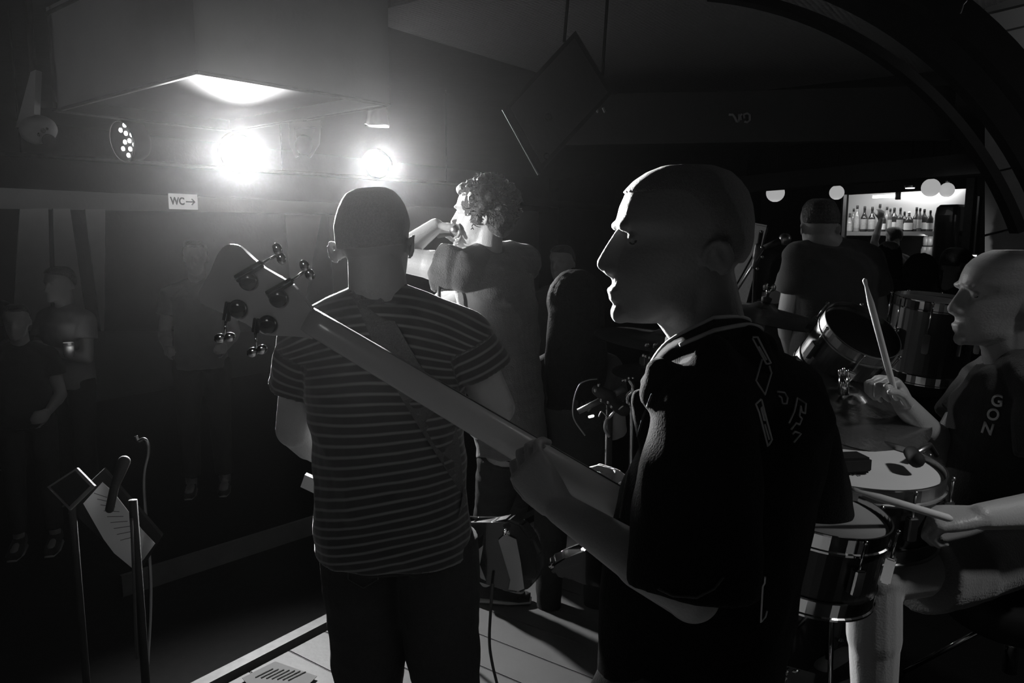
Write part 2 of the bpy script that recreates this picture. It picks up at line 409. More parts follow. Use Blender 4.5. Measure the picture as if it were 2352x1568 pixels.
def person(label, J, head_R, fwd, s=1.0, voxel=.006, skin='skin', shirt='black_cloth', shirt_name='t_shirt', pants='denim', sleeve=.5, pants_len=.95,
           hs=1.0, gut=0.0, neck_r=.056, shirt_inf=.018, hands=None, group=None, wrinkle=.006, hair=None, arm_r=1.0, hem=.06, post=None, sleeve_r=1.0, beard=0, ear_out=.010,
           pants_name='jeans', torso_w=1.0, shoes=True, hair_kw=None, foot=None):
    root = empty('person', (J['P'].x, J['P'].y, min(J['AL'].z, J['AR'].z) - .08), label, 'person', group)
    fwd = Vector(fwd).normalized()
    lat = (J['SR'] - J['SL']); lw = lat.length / 2; lat.normalize(); mid = (J['SR'] + J['SL']) / 2
    N, P = J['N'], J['P']; up = (N - P).normalized(); dp = lat.cross(up).normalized()
    latP = (J['HR'] - J['HL']).normalized()
    def T(t, a, b, inf=0, off=0):
        c = lerp(P, mid, t) if t <= 1 else lerp(mid, N, t - 1)
        l = lerp(latP, lat, min(t, 1)).normalized(); dd = l.cross(up).normalized()
        return (c + dd * off * s, l * (a * s * torso_w + inf), dd * (b * s + inf))
    f = Form()
    f.loft([T(-.12, .11, .08), T(0, .15, .105), T(.25, .145, .10 + gut * .6, off=gut * .2), T(.5, .135, .10 + gut * .6), T(.75, .15, .11), T(.95, .155, .095), T(1.15, .12, .07), T(1.6, .07, .06), T(1.95, .05, .05)], 28, 2.3)
    ar = arm_r * s
    for S, E, W in (('SL', 'EL', 'WL'), ('SR', 'ER', 'WR')):
        f.cap(lerp(mid, J[S], .6), .06 * s, J[S], .058 * ar)
        f.chain([J[S], lerp(J[S], J[E], .45), J[E], lerp(J[E], J[W], .3), J[W]], [.056 * ar, .050 * ar, .042 * ar, .044 * ar, .027 * ar], 16)
    for Hh, K, A in (('HL', 'KL', 'AL'), ('HR', 'KR', 'AR')):
        f.chain([J[Hh], J[K], lerp(J[K], J[A], .3), J[A]], [.082 * s, .058 * s, .056 * s, .038 * s], 16)
        fd = (foot or fwd); f.cap(J[A] + Vector((0, 0, -.03)), .038 * s, J[A] + Vector((fd[0], fd[1], 0)).normalized() * .14 + Vector((0, 0, -.045)), .03 * s)
    head(f, J['H'], head_R, hs, neck=N, neck_r=neck_r, beard=beard, ear_out=ear_out)
    if hands:
        for key, kw in hands.items(): hand(f, J[key], **kw)
    body = f.build('body', skin, root, voxel=voxel, iters=2)
    # shirt
    if shirt:
        g = Form(); i = shirt_inf
        g.loft([T(-hem * 2, .155, .115 + gut * .5, i), T(.0, .155, .115 + gut * .7, i), T(.25, .15, .11 + gut, i, gut * .3), T(.5, .145, .11 + gut * .8, i, gut * .2), T(.75, .158, .115 + gut * .2, i), T(.95, .16, .10, i), T(1.1, .135, .08, i), T(1.5, .085, .068, i), T(1.72, .066, .062, i * .6)], 36, 2.4)
        for S, E in (('SL', 'EL'), ('SR', 'ER')):
            d = J[E] - J[S]
            g.cap(lerp(N, mid, .35) + (J[S] - mid) * .12, .056 * s, J[S], .064 * ar * sleeve_r, 20); g.cap(lerp(mid, J[S], .3) - up * .05, .07 * s, J[S], .064 * ar * sleeve_r, 20)
            pts = [J[S] + d * .01, J[S] + d * sleeve * .35, J[S] + d * sleeve * .7, J[S] + d * sleeve]
            g.tube(pts, [.060 * ar * sleeve_r, .068 * ar * sleeve_r, .072 * ar * sleeve_r, .075 * ar * sleeve_r], 24)
        sh = g.build(shirt_name, shirt, root, voxel=voxel, iters=3, wrinkle=wrinkle, post=post)
    # trousers
    g = Form(); i = .012
    g.loft([T(-.16, .11, .09, i), T(-.05, .155, .11, i), T(.05, .155, .112, i), T(.12, .148, .11, i)], 32, 2.4)
    for Hh, K, A in (('HL', 'KL', 'AL'), ('HR', 'KR', 'AR')):
        tot = pants_len
        if tot > .6: g.tube([J[Hh] + up * .03, lerp(J[Hh], J[K], .5), J[K], lerp(J[K], J[A], .4), lerp(J[K], J[A], (tot - .5) * 2)], [.098 * s, .088 * s, .072 * s, .066 * s, .062 * s], 24)
        else: g.tube([J[Hh] + up * .03, lerp(J[Hh], J[K], .5), lerp(J[Hh], J[K], tot * 2)], [.10 * s, .098 * s, .098 * s], 24)
    g.build(pants_name, pants, root, voxel=voxel * 1.2, iters=3, wrinkle=wrinkle * .8)
    if shoes:
        for A in ('AL', 'AR'):
            fd = Vector((foot or fwd)); fd.z = 0; fd.normalize(); sd = Vector((-fd.y, fd.x, 0)); a = J[A]
            sh_ = Form(); b = a + Vector((0, 0, -.05))
            sh_.loft([(b - fd * .075 + Vector((0, 0, .0)), sd * .022, Vector((0, 0, .022))), (b - fd * .06 + Vector((0, 0, .018)), sd * .034, Vector((0, 0, .045))), (b + fd * .0 + Vector((0, 0, .02)), sd * .038, Vector((0, 0, .05))),
                      (b + fd * .08 + Vector((0, 0, .0)), sd * .044, Vector((0, 0, .032))), (b + fd * .15 - Vector((0, 0, .008)), sd * .044, Vector((0, 0, .024))), (b + fd * .195 - Vector((0, 0, .012)), sd * .028, Vector((0, 0, .016)))], 20, 2.4)
            so = sh_.build('shoe', 'black_cloth', root, smooth=True)
            q = Form(); q.loft([(b - fd * .08 - Vector((0, 0, .027)), sd * .025, Vector((0, 0, .009))), (b - fd * .05 - Vector((0, 0, .027)), sd * .038, Vector((0, 0, .011))), (b + fd * .1 - Vector((0, 0, .027)), sd * .047, Vector((0, 0, .011))), (b + fd * .20 - Vector((0, 0, .027)), sd * .026, Vector((0, 0, .009)))], 20, 3)
            q.build('sole', 'white_rubber', so, smooth=True)
    if hair:
        scalp(J['H'], head_R, hs, 'hair', hair, root, **(hair_kw or {}))
    return root
# ------------------------------------------------------------------ the room
Z_ = Vector((0, 0, 1))
U = Vector((.59, .807, 0)); V = Vector((.807, -.59, 0))          # the room stands askew to the camera
FLOOR = -.35; CEIL = 2.78
def vquad(name, a, b, z0, z1, m, th=.12, parent=None, kind='structure'):
    a = Vector((a[0], a[1], z0)); b = Vector((b[0], b[1], z0)); d = (b - a).normalized(); nrm = Vector((-d.y, d.x, 0)) * th
    pts = [a, b, Vector((b.x, b.y, z1)), Vector((a.x, a.y, z1))]
    o = Form().slab(pts, nrm).build(name, m, parent)
    if parent is None: o['kind'] = kind
    return o
o = Form().box((0, 6.5, FLOOR - .05), (26, 26, .1)).build('floor', 'matt_black'); o['kind'] = 'structure'
o = Form().box((0, 6.5, CEIL + .05), (26, 26, .1)).build('ceiling', 'dark_paint'); o['kind'] = 'structure'
WL0, WL1 = Vector((-5.24, 7.8, 0)), Vector((.49, 15.8, 0)); wd = (WL1 - WL0).normalized(); wn = Vector((-wd.y, wd.x, 0))
a = WL0 - wd * 9 + wn * .45; b = WL1 + wd * .8 + wn * .45
wall_left = vquad('wall_left', a, b, FLOOR, CEIL, 'wall')
vquad('wall_far', (1.0, 16.6), (3.1, 10.6), FLOOR, CEIL, 'dark_paint')
vquad('wall_rear', (13, -4.5), (-13, -4.5), FLOOR, CEIL, 'dark_paint')
vquad('wall_side', (-10.9, 1.5), (-10.9, -4.5), FLOOR, CEIL, 'dark_paint')
# boxed soffit in front of the left wall with a cove strip behind its lip
s = vquad('trim_1', WL0 - wd * 9, WL1 + wd * .5, 2.10, CEIL, 'dark_paint', .03)
s['label'] = 'dark boxed soffit running along the left wall above the sign'
o = Form().slab([WL0 - wd * 6 + wn * .06 + Vector((0, 0, 2.16)), WL1 + wn * .06 + Vector((0, 0, 2.16)), WL1 + wn * .06 + Vector((0, 0, 2.175)), WL0 - wd * 6 + wn * .06 + Vector((0, 0, 2.175))], wn * .01).build('cove_strip', 'cove')
tag(o, 'dim light strip hidden behind the soffit of the left wall', 'light strip')
M['panel_board'] = mat('pale_wall_board', .5, .7, var=.1)
# flat pale boards on the left wall, between dark posts
def onwall(px, py, off=0.0):
    d = ray(px, py); p0 = WL0 + wn * (.45 - off)
    t = (Vector((p0.x, p0.y, 0)) - Vector((0, 0, 0))).dot(wn) / d.dot(wn); return CAM + d * t
for q in ([(46, 480), (111, 478), (118, 760), (30, 760)], [(122, 479), (161, 479), (202, 760), (130, 760)], [(196, 480), (242, 480), (240, 760), (232, 760)],
          [(-60, 480), (-8, 480), (-20, 760), (-90, 760)], [(655, 492), (738, 494), (700, 700), (672, 700)], [(755, 494), (812, 496), (820, 700), (770, 700)]):
    Form().slab([onwall(x, y, .03) for x, y in q], wn * .03).build('wall_panel', 'panel_board', wall_left)
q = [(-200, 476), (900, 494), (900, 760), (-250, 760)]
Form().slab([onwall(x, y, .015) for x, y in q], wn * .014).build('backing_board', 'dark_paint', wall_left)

# hanging sign
M['sign'] = mat('glowing_sign_face', .7, .6, emit=.28)  # faint glow put into the sign face to brighten it
sg = at(421, 463, 8.9); R = Matrix((wd, wn, Vector((0, 0, 1)))).transposed()
sw = .315
o = Form().box(sg, (sw * 1.12, .02, .175), R).build('toilet_sign', 'sign', bevel=.003)
tag(o, 'small white toilet direction sign hung under the soffit, with an arrow', 'sign')
def text_mesh(body, size, bold=.02, ext=.002):
    cu = bpy.data.curves.new('t', 'FONT'); cu.body = body; cu.size = size; cu.extrude = ext; cu.offset = bold * size; cu.align_x = 'CENTER'; cu.align_y = 'CENTER'
    t = bpy.data.objects.new('t', cu); col.objects.link(t); dg = bpy.context.evaluated_depsgraph_get(); dg.update()
    me = bpy.data.meshes.new_from_object(t.evaluated_get(dg)); bpy.data.objects.remove(t); return me
def place_text(name, body, size, loc, Rm, m, parent, bold=.02, scale=(1, 1)):
    me = text_mesh(body, size, bold); 
    for v in me.vertices: v.co = Vector(loc) + Rm @ Vector((v.co.x * scale[0], v.co.y * scale[1], v.co.z))
    return link_mesh(name, me, m, parent)
TR = Matrix((wd, Vector((0, 0, 1)), -wn)).transposed()
place_text('lettering', 'WC', .115, sg - wn * .013 - wd * .078, TR, 'ink', o, .03, (.85, 1))
f = Form(); c = sg - wn * .013 + wd * .085
f.box(c - wd * .01, (.10, .004, .014), R)
for q in (-1, 1): f.tube([c + wd * .05, c + wd * .012 + Vector((0, 0, q * .035))], .008, 6)
f.build('arrow', 'ink', o)

# ---------------------------------------------------------------- stage deck: planks, edge trim
S0 = Vector((-.73, 3.13, 0))
stage = Form().box(S0 + V * 3 + U * -1.45 + Vector((0, 0, (FLOOR - .03) / 2)), (6, 6.9, abs(FLOOR) - .03), Matrix((V, U, Vector((0, 0, 1)))).transposed()).build('floor_stage', 'dark_paint'); stage['kind'] = 'structure'
pm = None; RV = Matrix((V, U, Vector((0, 0, 1)))).transposed()
for i in range(38):
    c = S0 + V * 3.02 + U * (1.9 - .18 * i)
    if pm is None:
        k = Form().box((0, 0, 0), (5.9, .1775, .03), RV).build('plank', 'deck', stage, bevel=.003); pm = k.data
    else: k = link_mesh('plank', pm, None, stage)
    k.location = c + Vector((0, 0, -.015)); 
t = Form().box(S0 + V * -.0 + U * -1.45 + Vector((0, 0, -.012)), (.055, 6.9, .04), RV).build('trim_2', 'trim'); t['kind'] = 'structure'
t['label'] = 'scuffed pale trim along the stage edge'
# faint edge of the raised seating step beyond the stage
e0, e1 = atz(380, 1290, FLOOR + .12), atz(720, 1185, FLOOR + .12)
dd = (e1 - e0).normalized(); 
t = Form().box((e0 + e1) / 2 + Vector((0, 0, -.06)), ((e1 - e0).length * 1.5, .03, .12), frame((0, 0, 1), dd)).build('trim_3', 'wood'); t['kind'] = 'structure'

# ---------------------------------------------------------------- ceiling: foam field, hanging box, arch ribs
c0 = atz(1300, 40, CEIL - .03)
fo = Form().box((1.35, 4.45, CEIL - .04), (3.0, 3.2, .05), orient(-36)).build('acoustic_foam', 'foam')
tag(fo, 'dark studded acoustic foam covering the ceiling over the band', 'acoustic foam')
zb = 2.25
nc, lc = atz(452, 166, zb), atz(124, 254, zb); rc0 = atz(905, 240, zb)
e1 = (lc - nc); e2 = Vector((-e1.y, e1.x, 0)).normalized(); e2 = e2 if e2.dot(rc0 - nc) > 0 else -e2; e2 *= (rc0 - nc).dot(e2)
hb = empty('hanging_box', nc + (e1 + e2) / 2, 'big pale rectangular box hanging under the ceiling at the upper left', 'ceiling box')
u1, u2 = e1.normalized(), e2.normalized(); top = Vector((0, 0, CEIL - zb - .06))
th = .035
Form().slab([nc, lc, lc + top, nc + top], u2 * th).build('side_panel', 'pale_board', hb)
Form().slab([nc, nc + e2, nc + e2 + top, nc + top], u1 * th).build('side_panel', 'pale_board', hb)
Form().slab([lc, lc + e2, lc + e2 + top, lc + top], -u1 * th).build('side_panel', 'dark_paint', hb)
Form().slab([nc + e2, nc + e2 + e1, nc + e2 + e1 + top, nc + e2 + top], -u2 * th).build('side_panel', 'pale_board', hb)
zz = Vector((0, 0, .05)); i1, i2 = u1 * .06, u2 * .06
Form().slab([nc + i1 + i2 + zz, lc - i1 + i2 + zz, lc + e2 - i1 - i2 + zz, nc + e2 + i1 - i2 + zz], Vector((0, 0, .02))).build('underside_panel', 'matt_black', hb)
Form().slab([nc + top, lc + top, lc + e2 + top, nc + e2 + top], Vector((0, 0, .03))).build('top_panel', 'pale_board', hb)
for p, q in ((nc, lc), (nc, nc + e2), (lc, lc + e2), (nc + e2, nc + e1 + e2)):
    Form().tube([p, q], .008, 8).build('edge_bead', 'trim', hb)
Form().tube([lc + top, nc + top], .010, 8).build('edge_bead', 'trim', hb)
for k in range(2):
    Form().tube([nc + e1 * (.3 + .4 * k) + e2 * .5 + top, Vector((*(nc + e1 * (.3 + .4 * k) + e2 * .5).xy, CEIL))], .006, 6).build('hanging_rod', 'dull_metal', hb)

# vaulted ribs at the upper right and the planked wall beyond them
def arch(name, cx, cy, r0, r1, a0, a1, Y, m, depth=.25):
    f = Form(); n = 26; rings = []
    for k in range(n + 1):
        a = math.radians(lerp(a0, a1, k / n)); c_, s_ = math.cos(a), math.sin(a)
        P0 = at(cx + r0 * c_, cy - r0 * s_, Y); P1 = at(cx + r1 * c_, cy - r1 * s_, Y); dv = Vector((0, depth, 0))
        rings.append(f.ring([P0, P1, P1 + dv, P0 + dv]))
    f.skin_rings(rings); o = f.build(name, m); o['kind'] = 'structure'; return o
arch('trim_4', 1560, 820, 985, 1062, -8, 75, 2.7, 'matt_black', .06)
arch('trim_5', 1560, 820, 900, 990, 10, 80, 2.95, 'matt_black', .06)
arch('trim_6', 1560, 820, 830, 852, 20, 85, 3.2, 'matt_black', .06)
wr = empty('wall_right', at(2400, 700, 3.6)); wr['kind'] = 'structure'
for k, (ya, yb) in enumerate(((-160, -60), (-55, 12), (16, 62), (65, 150), (153, 260), (263, 380), (383, 520), (523, 700), (703, 900), (903, 1200))):
    p = [at(2262, ya + 20, 3.9), at(2800, ya - 110, 2.9), at(2800, yb - 110, 2.9), at(2262, yb + 18, 3.9)]
    Form().slab(p, Vector((.05, .04, 0))).build('plank', 'wood' if k not in (2, 3, 4) else 'pale_board', wr)
area('lamp_over_right_wall', at(2440, 10, 2.9), at(2320, 90, 3.7), .7, .1)
sp_ = at(2140, -5, 2.6)
cord('hanging_wire', curve_pts([at(2118, -60, 2.6), at(2214, -10, 2.6), at(2212, 12, 2.6), at(2206, 31, 2.6)]), .0022, 'dull_metal')
tag(bpy.data.objects['hanging_wire'], 'short pale wire curling down from the vault at the upper right', 'wire')

# ---------------------------------------------------------------- bar wall with its lit opening
def flat(p): return Vector((p.x, p.y, 0))
B0, B1 = flat(at(1932, 540, 9.45)), flat(at(2236, 540, 8.05)); bd = (B1 - B0).normalized(); bn = Vector((bd.y, -bd.x, 0)); bn = bn if bn.y > 0 else -bn
zt = at(1932, 447, 9.45).z
vquad('wall_bar_left', B0 - bd * 1.3, B0, FLOOR, CEIL, 'dark_paint', .1)
vquad('wall_bar_right', B1, B1 + bd * 9, FLOOR, CEIL, 'dark_paint', .1)
vquad('wall_bar_header', B0, B1, zt, CEIL, 'dark_paint', .1)
# alcove
dk = 1.1
C0, C1 = B0 + bn * dk - bd * 1.7, B1 + bn * dk + bd * .3
vquad('wall_bar_back', C0, C1, FLOOR, CEIL, 'bar_wall', .06)
vquad('wall_bar_side', C0, B0 - bd * 1.25, FLOOR, CEIL, 'bar_wall', .05)
vquad('wall_bar_end', C1, B1 + bd * .3, FLOOR, CEIL, 'bar_wall', .05)
t = Form().box(B1 - bd * .05 + Vector((0, 0, (FLOOR + zt + .1) / 2)), (.085, .09, zt - FLOOR + .1), frame((0, 0, 1), bd)).build('door_1', 'trim'); t['kind'] = 'structure'
t = Form().box(B0 + bd * .01 + Vector((0, 0, (FLOOR + zt) / 2)), (.03, .06, zt - FLOOR), frame((0, 0, 1), bd)).build('trim_7', 'dull_metal'); t['kind'] = 'structure'
# ceiling beam in front of the bar
b0, b1 = at(1640, 446, 6.6), at(2420, 388, 4.9)
b1.z = b0.z
def vbeam(name, a, b, h, d, m):
    x = (b - a).normalized(); o = Form().box((a + b) / 2 + Vector((0, 0, h / 2)), ((b - a).length, d, h), frame((0, 0, 1), x)).build(name, m); o['kind'] = 'structure'; return o
b1 = atz(2420, 388, b0.z)
vbeam('trim_8', b0, b1, .12, .14, 'dark_paint')
cn = (b1 - b0).normalized()
vquad('trim_9', atz(1200, 470, 2.05), atz(1440, 489, 2.05), 2.05, 2.16, 'dark_paint', .05)
# corner post at 1718 and 2320
for px, Y in ((1719, 8.6), (2244, 7.6), (2322, 6.9)):
    p = at(px, 540, Y); t = Form().box((p.x, p.y, (FLOOR + 2.0) / 2), (.03, .03, 2.0 - FLOOR)).build('trim_10', 'dull_metal'); t['kind'] = 'structure'
# back shelves
def back(px, py, off=0.0):
    d = ray(px, py); p0 = C0 - bn * off; t = p0.dot(bn) / d.dot(bn); return CAM + d * t
s0, s1 = back(1900, 535, .14), back(2260, 535, .14); sz = back(2040, 533, .14).z
shelf = Form().box(Vector(((s0.x + s1.x) / 2, (s0.y + s1.y) / 2, sz - .02)) + bn * .0, ((s1 - s0).length, .26, .055), frame((0, 0, 1), bd)).build('bar_shelf', 'pale_board', bevel=.004)
tag(shelf, 'pale lit shelf across the back of the bar, carrying the row of bottles', 'shelf')
lz = back(2040, 602, .14).z
shelf2 = Form().box(Vector(((s0.x + s1.x) / 2, (s0.y + s1.y) / 2, lz - .02)) + bn * .0, ((s1 - s0).length, .26, .05), frame((0, 0, 1), bd)).build('bar_counter', 'dark_paint', bevel=.004)
tag(shelf2, 'dark back counter of the bar below the bottle shelf', 'counter')
o = Form().box((lambda q: Vector(((s0.x + s1.x) / 2, (s0.y + s1.y) / 2, q.z)) + bn * .10)(back(2040, 566, .02)), ((s1 - s0).length * .98, .02, (sz - lz) - .08), frame((0, 0, 1), bd)).build('splashback', 'dark_paint'); tag(o, 'dark grey splashback panel between bar shelf and back counter', 'panel')
st0, st1 = back(2004, 455, .25), back(2150, 451, .25)
o = Form().slab([st0, st1, st1 + Vector((0, 0, .05)), st0 + Vector((0, 0, .035))], bn * .03).build('strip_light', 'strip'); tag(o, 'bright strip light along the top of the bar shelf', 'strip light')
area('bar_shelf_light', back(2040, 420, .42), back(2040, 520, .05), 9.0, 1.6, .1)
area('bar_fill', back(1980, 400, .8), back(2000, 640, .8), 1.6, .5)  # fill added inside the bar alcove, no fitting
# dark fridge column to the right of the shelf, seen in the opening
p0, p1 = back(2149, 600, .34), back(2206, 600, .34); w_ = (p1 - p0).length
fz = empty('drinks_cooler', (p0 + p1) / 2, 'tall dark rounded cooler standing right of the bar shelf', 'cooler')
cz = back(2170, 470, .42).z
f = Form(); cc = (p0 + p1) / 2; cc.z = 0
f.loft([(cc + Vector((0, 0, FLOOR + .02)), bd * w_ / 2, bn * .12), (cc + Vector((0, 0, cz - .12)), bd * w_ / 2, bn * .12), (cc + Vector((0, 0, cz - .03)), bd * w_ * .46, bn * .11), (cc + Vector((0, 0, cz)), bd * w_ * .36, bn * .09)], 32, 6).build('cabinet', 'black', fz, smooth=False)
Form().box(cc - bn * .13 + Vector((0, 0, .9)), (.02, .03, .5), frame((0, 0, 1), bd)).build('door_handle', 'dull_metal', fz)
# till screen
p = at(2226, 597, 7.4)
o = empty('till', p, 'small bright till screen behind the seated drummer', 'till'); rr = frame((0, 0, 1), bd)
Form().box(p, (.13, .015, .10), rr).build('screen', 'screen', o); Form().box(p + bn * .02, (.15, .02, .12), rr).build('casing', 'matt_black', o)
Form().tube([p + Vector((0, .03, -.02)), Vector((p.x, p.y + .03, FLOOR))], .02, 10).build('stand', 'matt_black', o)
# globe lamps
for px, py, rad, Y, lb in ((1781, 443, 20.5, 7.4, 'white globe lamp half hidden by the beam, farthest left of the four'), (1922, 442, 16.3, 9.0, 'white globe lamp hanging just left of the lit bar shelf'),
                           (2138, 431, 20.5, 7.4, 'larger white globe lamp hanging before the right end of the bar shelf'), (2175, 436, 16.3, 7.6, 'smaller white globe lamp, rightmost of the four')):
    p = at(px, py, Y); r_ = rad * mpp(px, py, Y); g = empty('globe_lamp', p, lb, 'lamp', 'globe lamps along the bar')
    Form().ell(p, (r_, r_, r_)).build('globe', 'globe', g, smooth=True)
    Form().lathe(p + Vector((0, 0, r_ * .93)), [(.018, 0), (.02, .03), (.008, .04)], n=14).build('fitting', 'dull_metal', g, smooth=True)
    Form().tube([p + Vector((0, 0, r_ * .95)), Vector((p.x, p.y, CEIL))], .004, 6).build('flex', 'matt_black', g)
    ld = bpy.data.lights.new('globe_glow', 'POINT'); ld.energy = .5; ld.shadow_soft_size = r_; lo = bpy.data.objects.new('globe_glow', ld); col.objects.link(lo); lo.location = p - Vector((0, 0, r_ * 1.3)); lo.parent = g; lo.matrix_parent_inverse = wm(g).inverted()
    ld.energy = .12
# small spot can and recessed downlight
p = at(2063, 446, 8.9); g = empty('spot_can', p, 'little cylindrical spot hanging before the bar shelf', 'spotlight')
Form().lathe(p, [(.027, -.06), (.03, -.055), (.03, .05), (.022, .06)], n=20).build('housing', 'dull_metal', g, smooth=True)
Form().lathe(p, [(.022, .058), (.022, .066)], n=16).build('lens', 'downlight', g)
Form().tube([p + Vector((0, 0, .06)), Vector((p.x, p.y, CEIL))], .005, 6).build('stem', 'dull_metal', g)
p = at(2090, 433, 8.2); g = empty('downlight', p, 'flat bright downlight under the beam above the bar', 'lamp')
Form().lathe(p, [(.045, 0), (.045, .01)], n=20).build('lens', 'downlight', g); Form().lathe(p, [(.052, .008), (.055, .03)], n=20).build('ring', 'dull_metal', g); Form().tube([p + Z_ * .02, Vector((p.x, p.y, CEIL))], .006, 6).build('stem', 'matt_black', g)

# ---------------------------------------------------------------- bottles
def bottle(name, prof, m, lab, capm='cap', capr=.016, seal=True):
    h = prof[-1][1]; b = empty(name, (0, 0, 0))
    Form().lathe((0, 0, 0), prof, n=16).build('glass', m, b, smooth=True)
    if lab: 
        r0 = prof[2][0] * 1.015; Form().lathe((0, 0, 0), [(r0, lab[0]), (r0, lab[1])], n=16, caps=False).build('paper_label', lab[2] if len(lab) > 2 else 'paper_label', b, smooth=True)
    Form().lathe((0, 0, h - .012), [(capr, -.02), (capr, .02), (capr * .8, .026)], n=12).build('stopper', capm, b, smooth=True)
    return b
def bprof(r, h, sh, nr): return [(r * .9, 0), (r, .006), (r, sh * .5), (r, sh), (r * .8, sh + .02), (nr * 1.3, sh + .05), (nr, sh + .07), (nr, h - .02), (nr * 1.15, h - .012), (nr, h)]
protos = {
 'flask': bottle('liquor_bottle', bprof(.05, .17, .08, .014), 'glass1', (.01, .07)),
 'tall': bottle('liquor_bottle', bprof(.036, .33, .20, .013), 'glass1', (.05, .17)),
 'oval': bottle('liquor_bottle', bprof(.042, .30, .17, .014), 'glass2', (.03, .155, 'paper_label')),
 'square': bottle('liquor_bottle', bprof(.045, .29, .18, .014), 'glass2', (.03, .12, 'white')),
 'slim': bottle('liquor_bottle', bprof(.032, .34, .22, .013), 'glass3', (.05, .18, 'paper_label')),
 'shield': bottle('liquor_bottle', bprof(.052, .24, .14, .015), 'glass2', (.02, .11, 'white'), 'white'),
}
ordn = ['first', 'second', 'third', 'fourth', 'fifth', 'sixth', 'seventh', 'eighth', 'ninth', 'tenth', 'eleventh', 'twelfth', 'thirteenth', 'fourteenth', 'fifteenth', 'sixteenth', 'seventeenth', 'eighteenth', 'nineteenth', 'twentieth']
look = {'flask': 'squat clear flask bottle', 'tall': 'tall clear bottle with long label', 'oval': 'brown bottle with pale label', 'square': 'broad dark bottle with white label', 'slim': 'slender greenish bottle', 'shield': 'stout black bottle with bright white label'}
def copy_tree(o, parent=None):
    c = o.copy(); col.objects.link(c)
    if parent is not None: c.parent = parent; c.matrix_parent_inverse = o.matrix_parent_inverse.copy()
    for ch in [x for x in bpy.data.objects if x.parent == o]: copy_tree(ch, c)
    return c
row = [(1949.7, 'flask', 490), (1958, 'tall', 479), (1966, 'tall', 472), (1983, 'oval', 474), (2000.5, 'oval', 475), (2017.5, 'slim', 469), (2026, 'square', 486), (2034, 'tall', 475), (2042, 'slim', 479), (2051, 'square', 477), (2065, 'oval', 477), (2075, 'square', 486), (2085.5, 'shield', 486), (2102, 'oval', 476), (2110, 'slim', 478), (2120, 'square', 480), (2134, 'square', 483)]
for i, (px, kind_, ty) in enumerate(row):
    off = .16 if i % 2 == 0 else .11
    p = back(px, 533, off); p.z = sz + .008; zt_ = back(px, ty, off).z; pr = protos[kind_]
    hh = {'flask': .17, 'tall': .33, 'oval': .30, 'square': .29, 'slim': .34, 'shield': .24}[kind_]
    b = copy_tree(pr); b.location = p; k = (zt_ - p.z) / (hh + .012); b.scale = (max(.85, min(1.05, k)),) * 2 + (k,); b.rotation_euler = (0, 0, random.uniform(0, 6))
    tag(b, '%s, %s from the left on the lit bar shelf' % (look[kind_], ordn[i]), 'bottle', 'bottles on the bar shelf')
for o in list(protos.values()):
    for ch in [x for x in bpy.data.objects if x.parent == o]: bpy.data.objects.remove(ch)
    bpy.data.objects.remove(o)
gi = 0
for px, zz_, lb in ((2122, 0, 'left glass jar of the lower pair at the right end of the back counter'), (2134, 0, 'right glass jar of the lower pair at the right end of the back counter'), (2125, .21, 'left tumbler stacked on a glass jar on the back counter'), (2135, .21, 'right tumbler stacked on a glass jar on the back counter')):
    p = back(px, 602, .14); p.z = lz + .006 + zz_; h = .20 if zz_ == 0 else .12
    o = Form().lathe(p, [(.034, 0), (.042, .01), (.044, h * .85), (.036, h * .93), (.036, h)], n=16).build('glass_jar' if zz_ == 0 else 'tumbler', 'glass1', smooth=True)
    tag(o, lb, 'jar' if zz_ == 0 else 'glass', 'glassware on the back counter')
area('counter_light', back(2128, 548, .3), back(2128, 590, .1), .25, .15)
# ---------------------------------------------------------------- lighting bar and lamps
pa, pb = at(-60, 347, 3.95), atz(1075, 424, at(-60, 347, 3.95).z)
lb = empty('lighting_bar', (pa + pb) / 2, 'long thin lighting bar running under the ceiling below the lamps', 'lighting bar')
Form().tube([pa, pb], .012, 10).build('pipe', 'dull_metal', lb, smooth=True)
for t in (.06, .5, .93):
    q = pa.lerp(pb, t); Form().tube([q, Vector((q.x, q.y, CEIL))], .005, 6).build('hanger', 'matt_black', lb)
def par(loc, to, r, label, lit=True, name='stage_lamp', m='lens'):
    loc = Vector(loc); d = (Vector(to) - loc).normalized(); g = empty(name, loc, label, 'stage lamp', 'lamps on the lighting bar')
    f = Form(); f.lathe(loc, [(.001, -r * 2.31), (r * .45, -r * 2.3), (r * .6, -r * 2.2), (r * 1.05, -r * .9), (r * 1.1, .0), (r * 1.1, .012), (r * .98, .012), (r * .98, -.004), (.001, -.006)], d, 28, caps=False).build('housing', 'matt_black', g, smooth=True)
    if lit: Form().lathe(loc, [(r * .80, .002), (r * .80, .006)], d, 28).build('lens', m, g)
    R_ = frame(d)
    pts = [loc + R_ @ Vector((r * 1.25 * math.cos(a), r * 1.25 * math.sin(a), -r * .7)) for a in [math.radians(k * 15) for k in range(0, 13)]]
    f = Form(); f.tube(pts, .006, 8).build('yoke', 'dull_metal', g, smooth=True)
    return g
par(LAMP_A, (0.2, .4, 1.5), .105, 'left of the two dazzling round stage lamps', m='lens')
par(LAMP_B, (0.1, .4, 1.5), .085, 'right of the two dazzling stage lamps, above the striped man\'s head', m='lens')
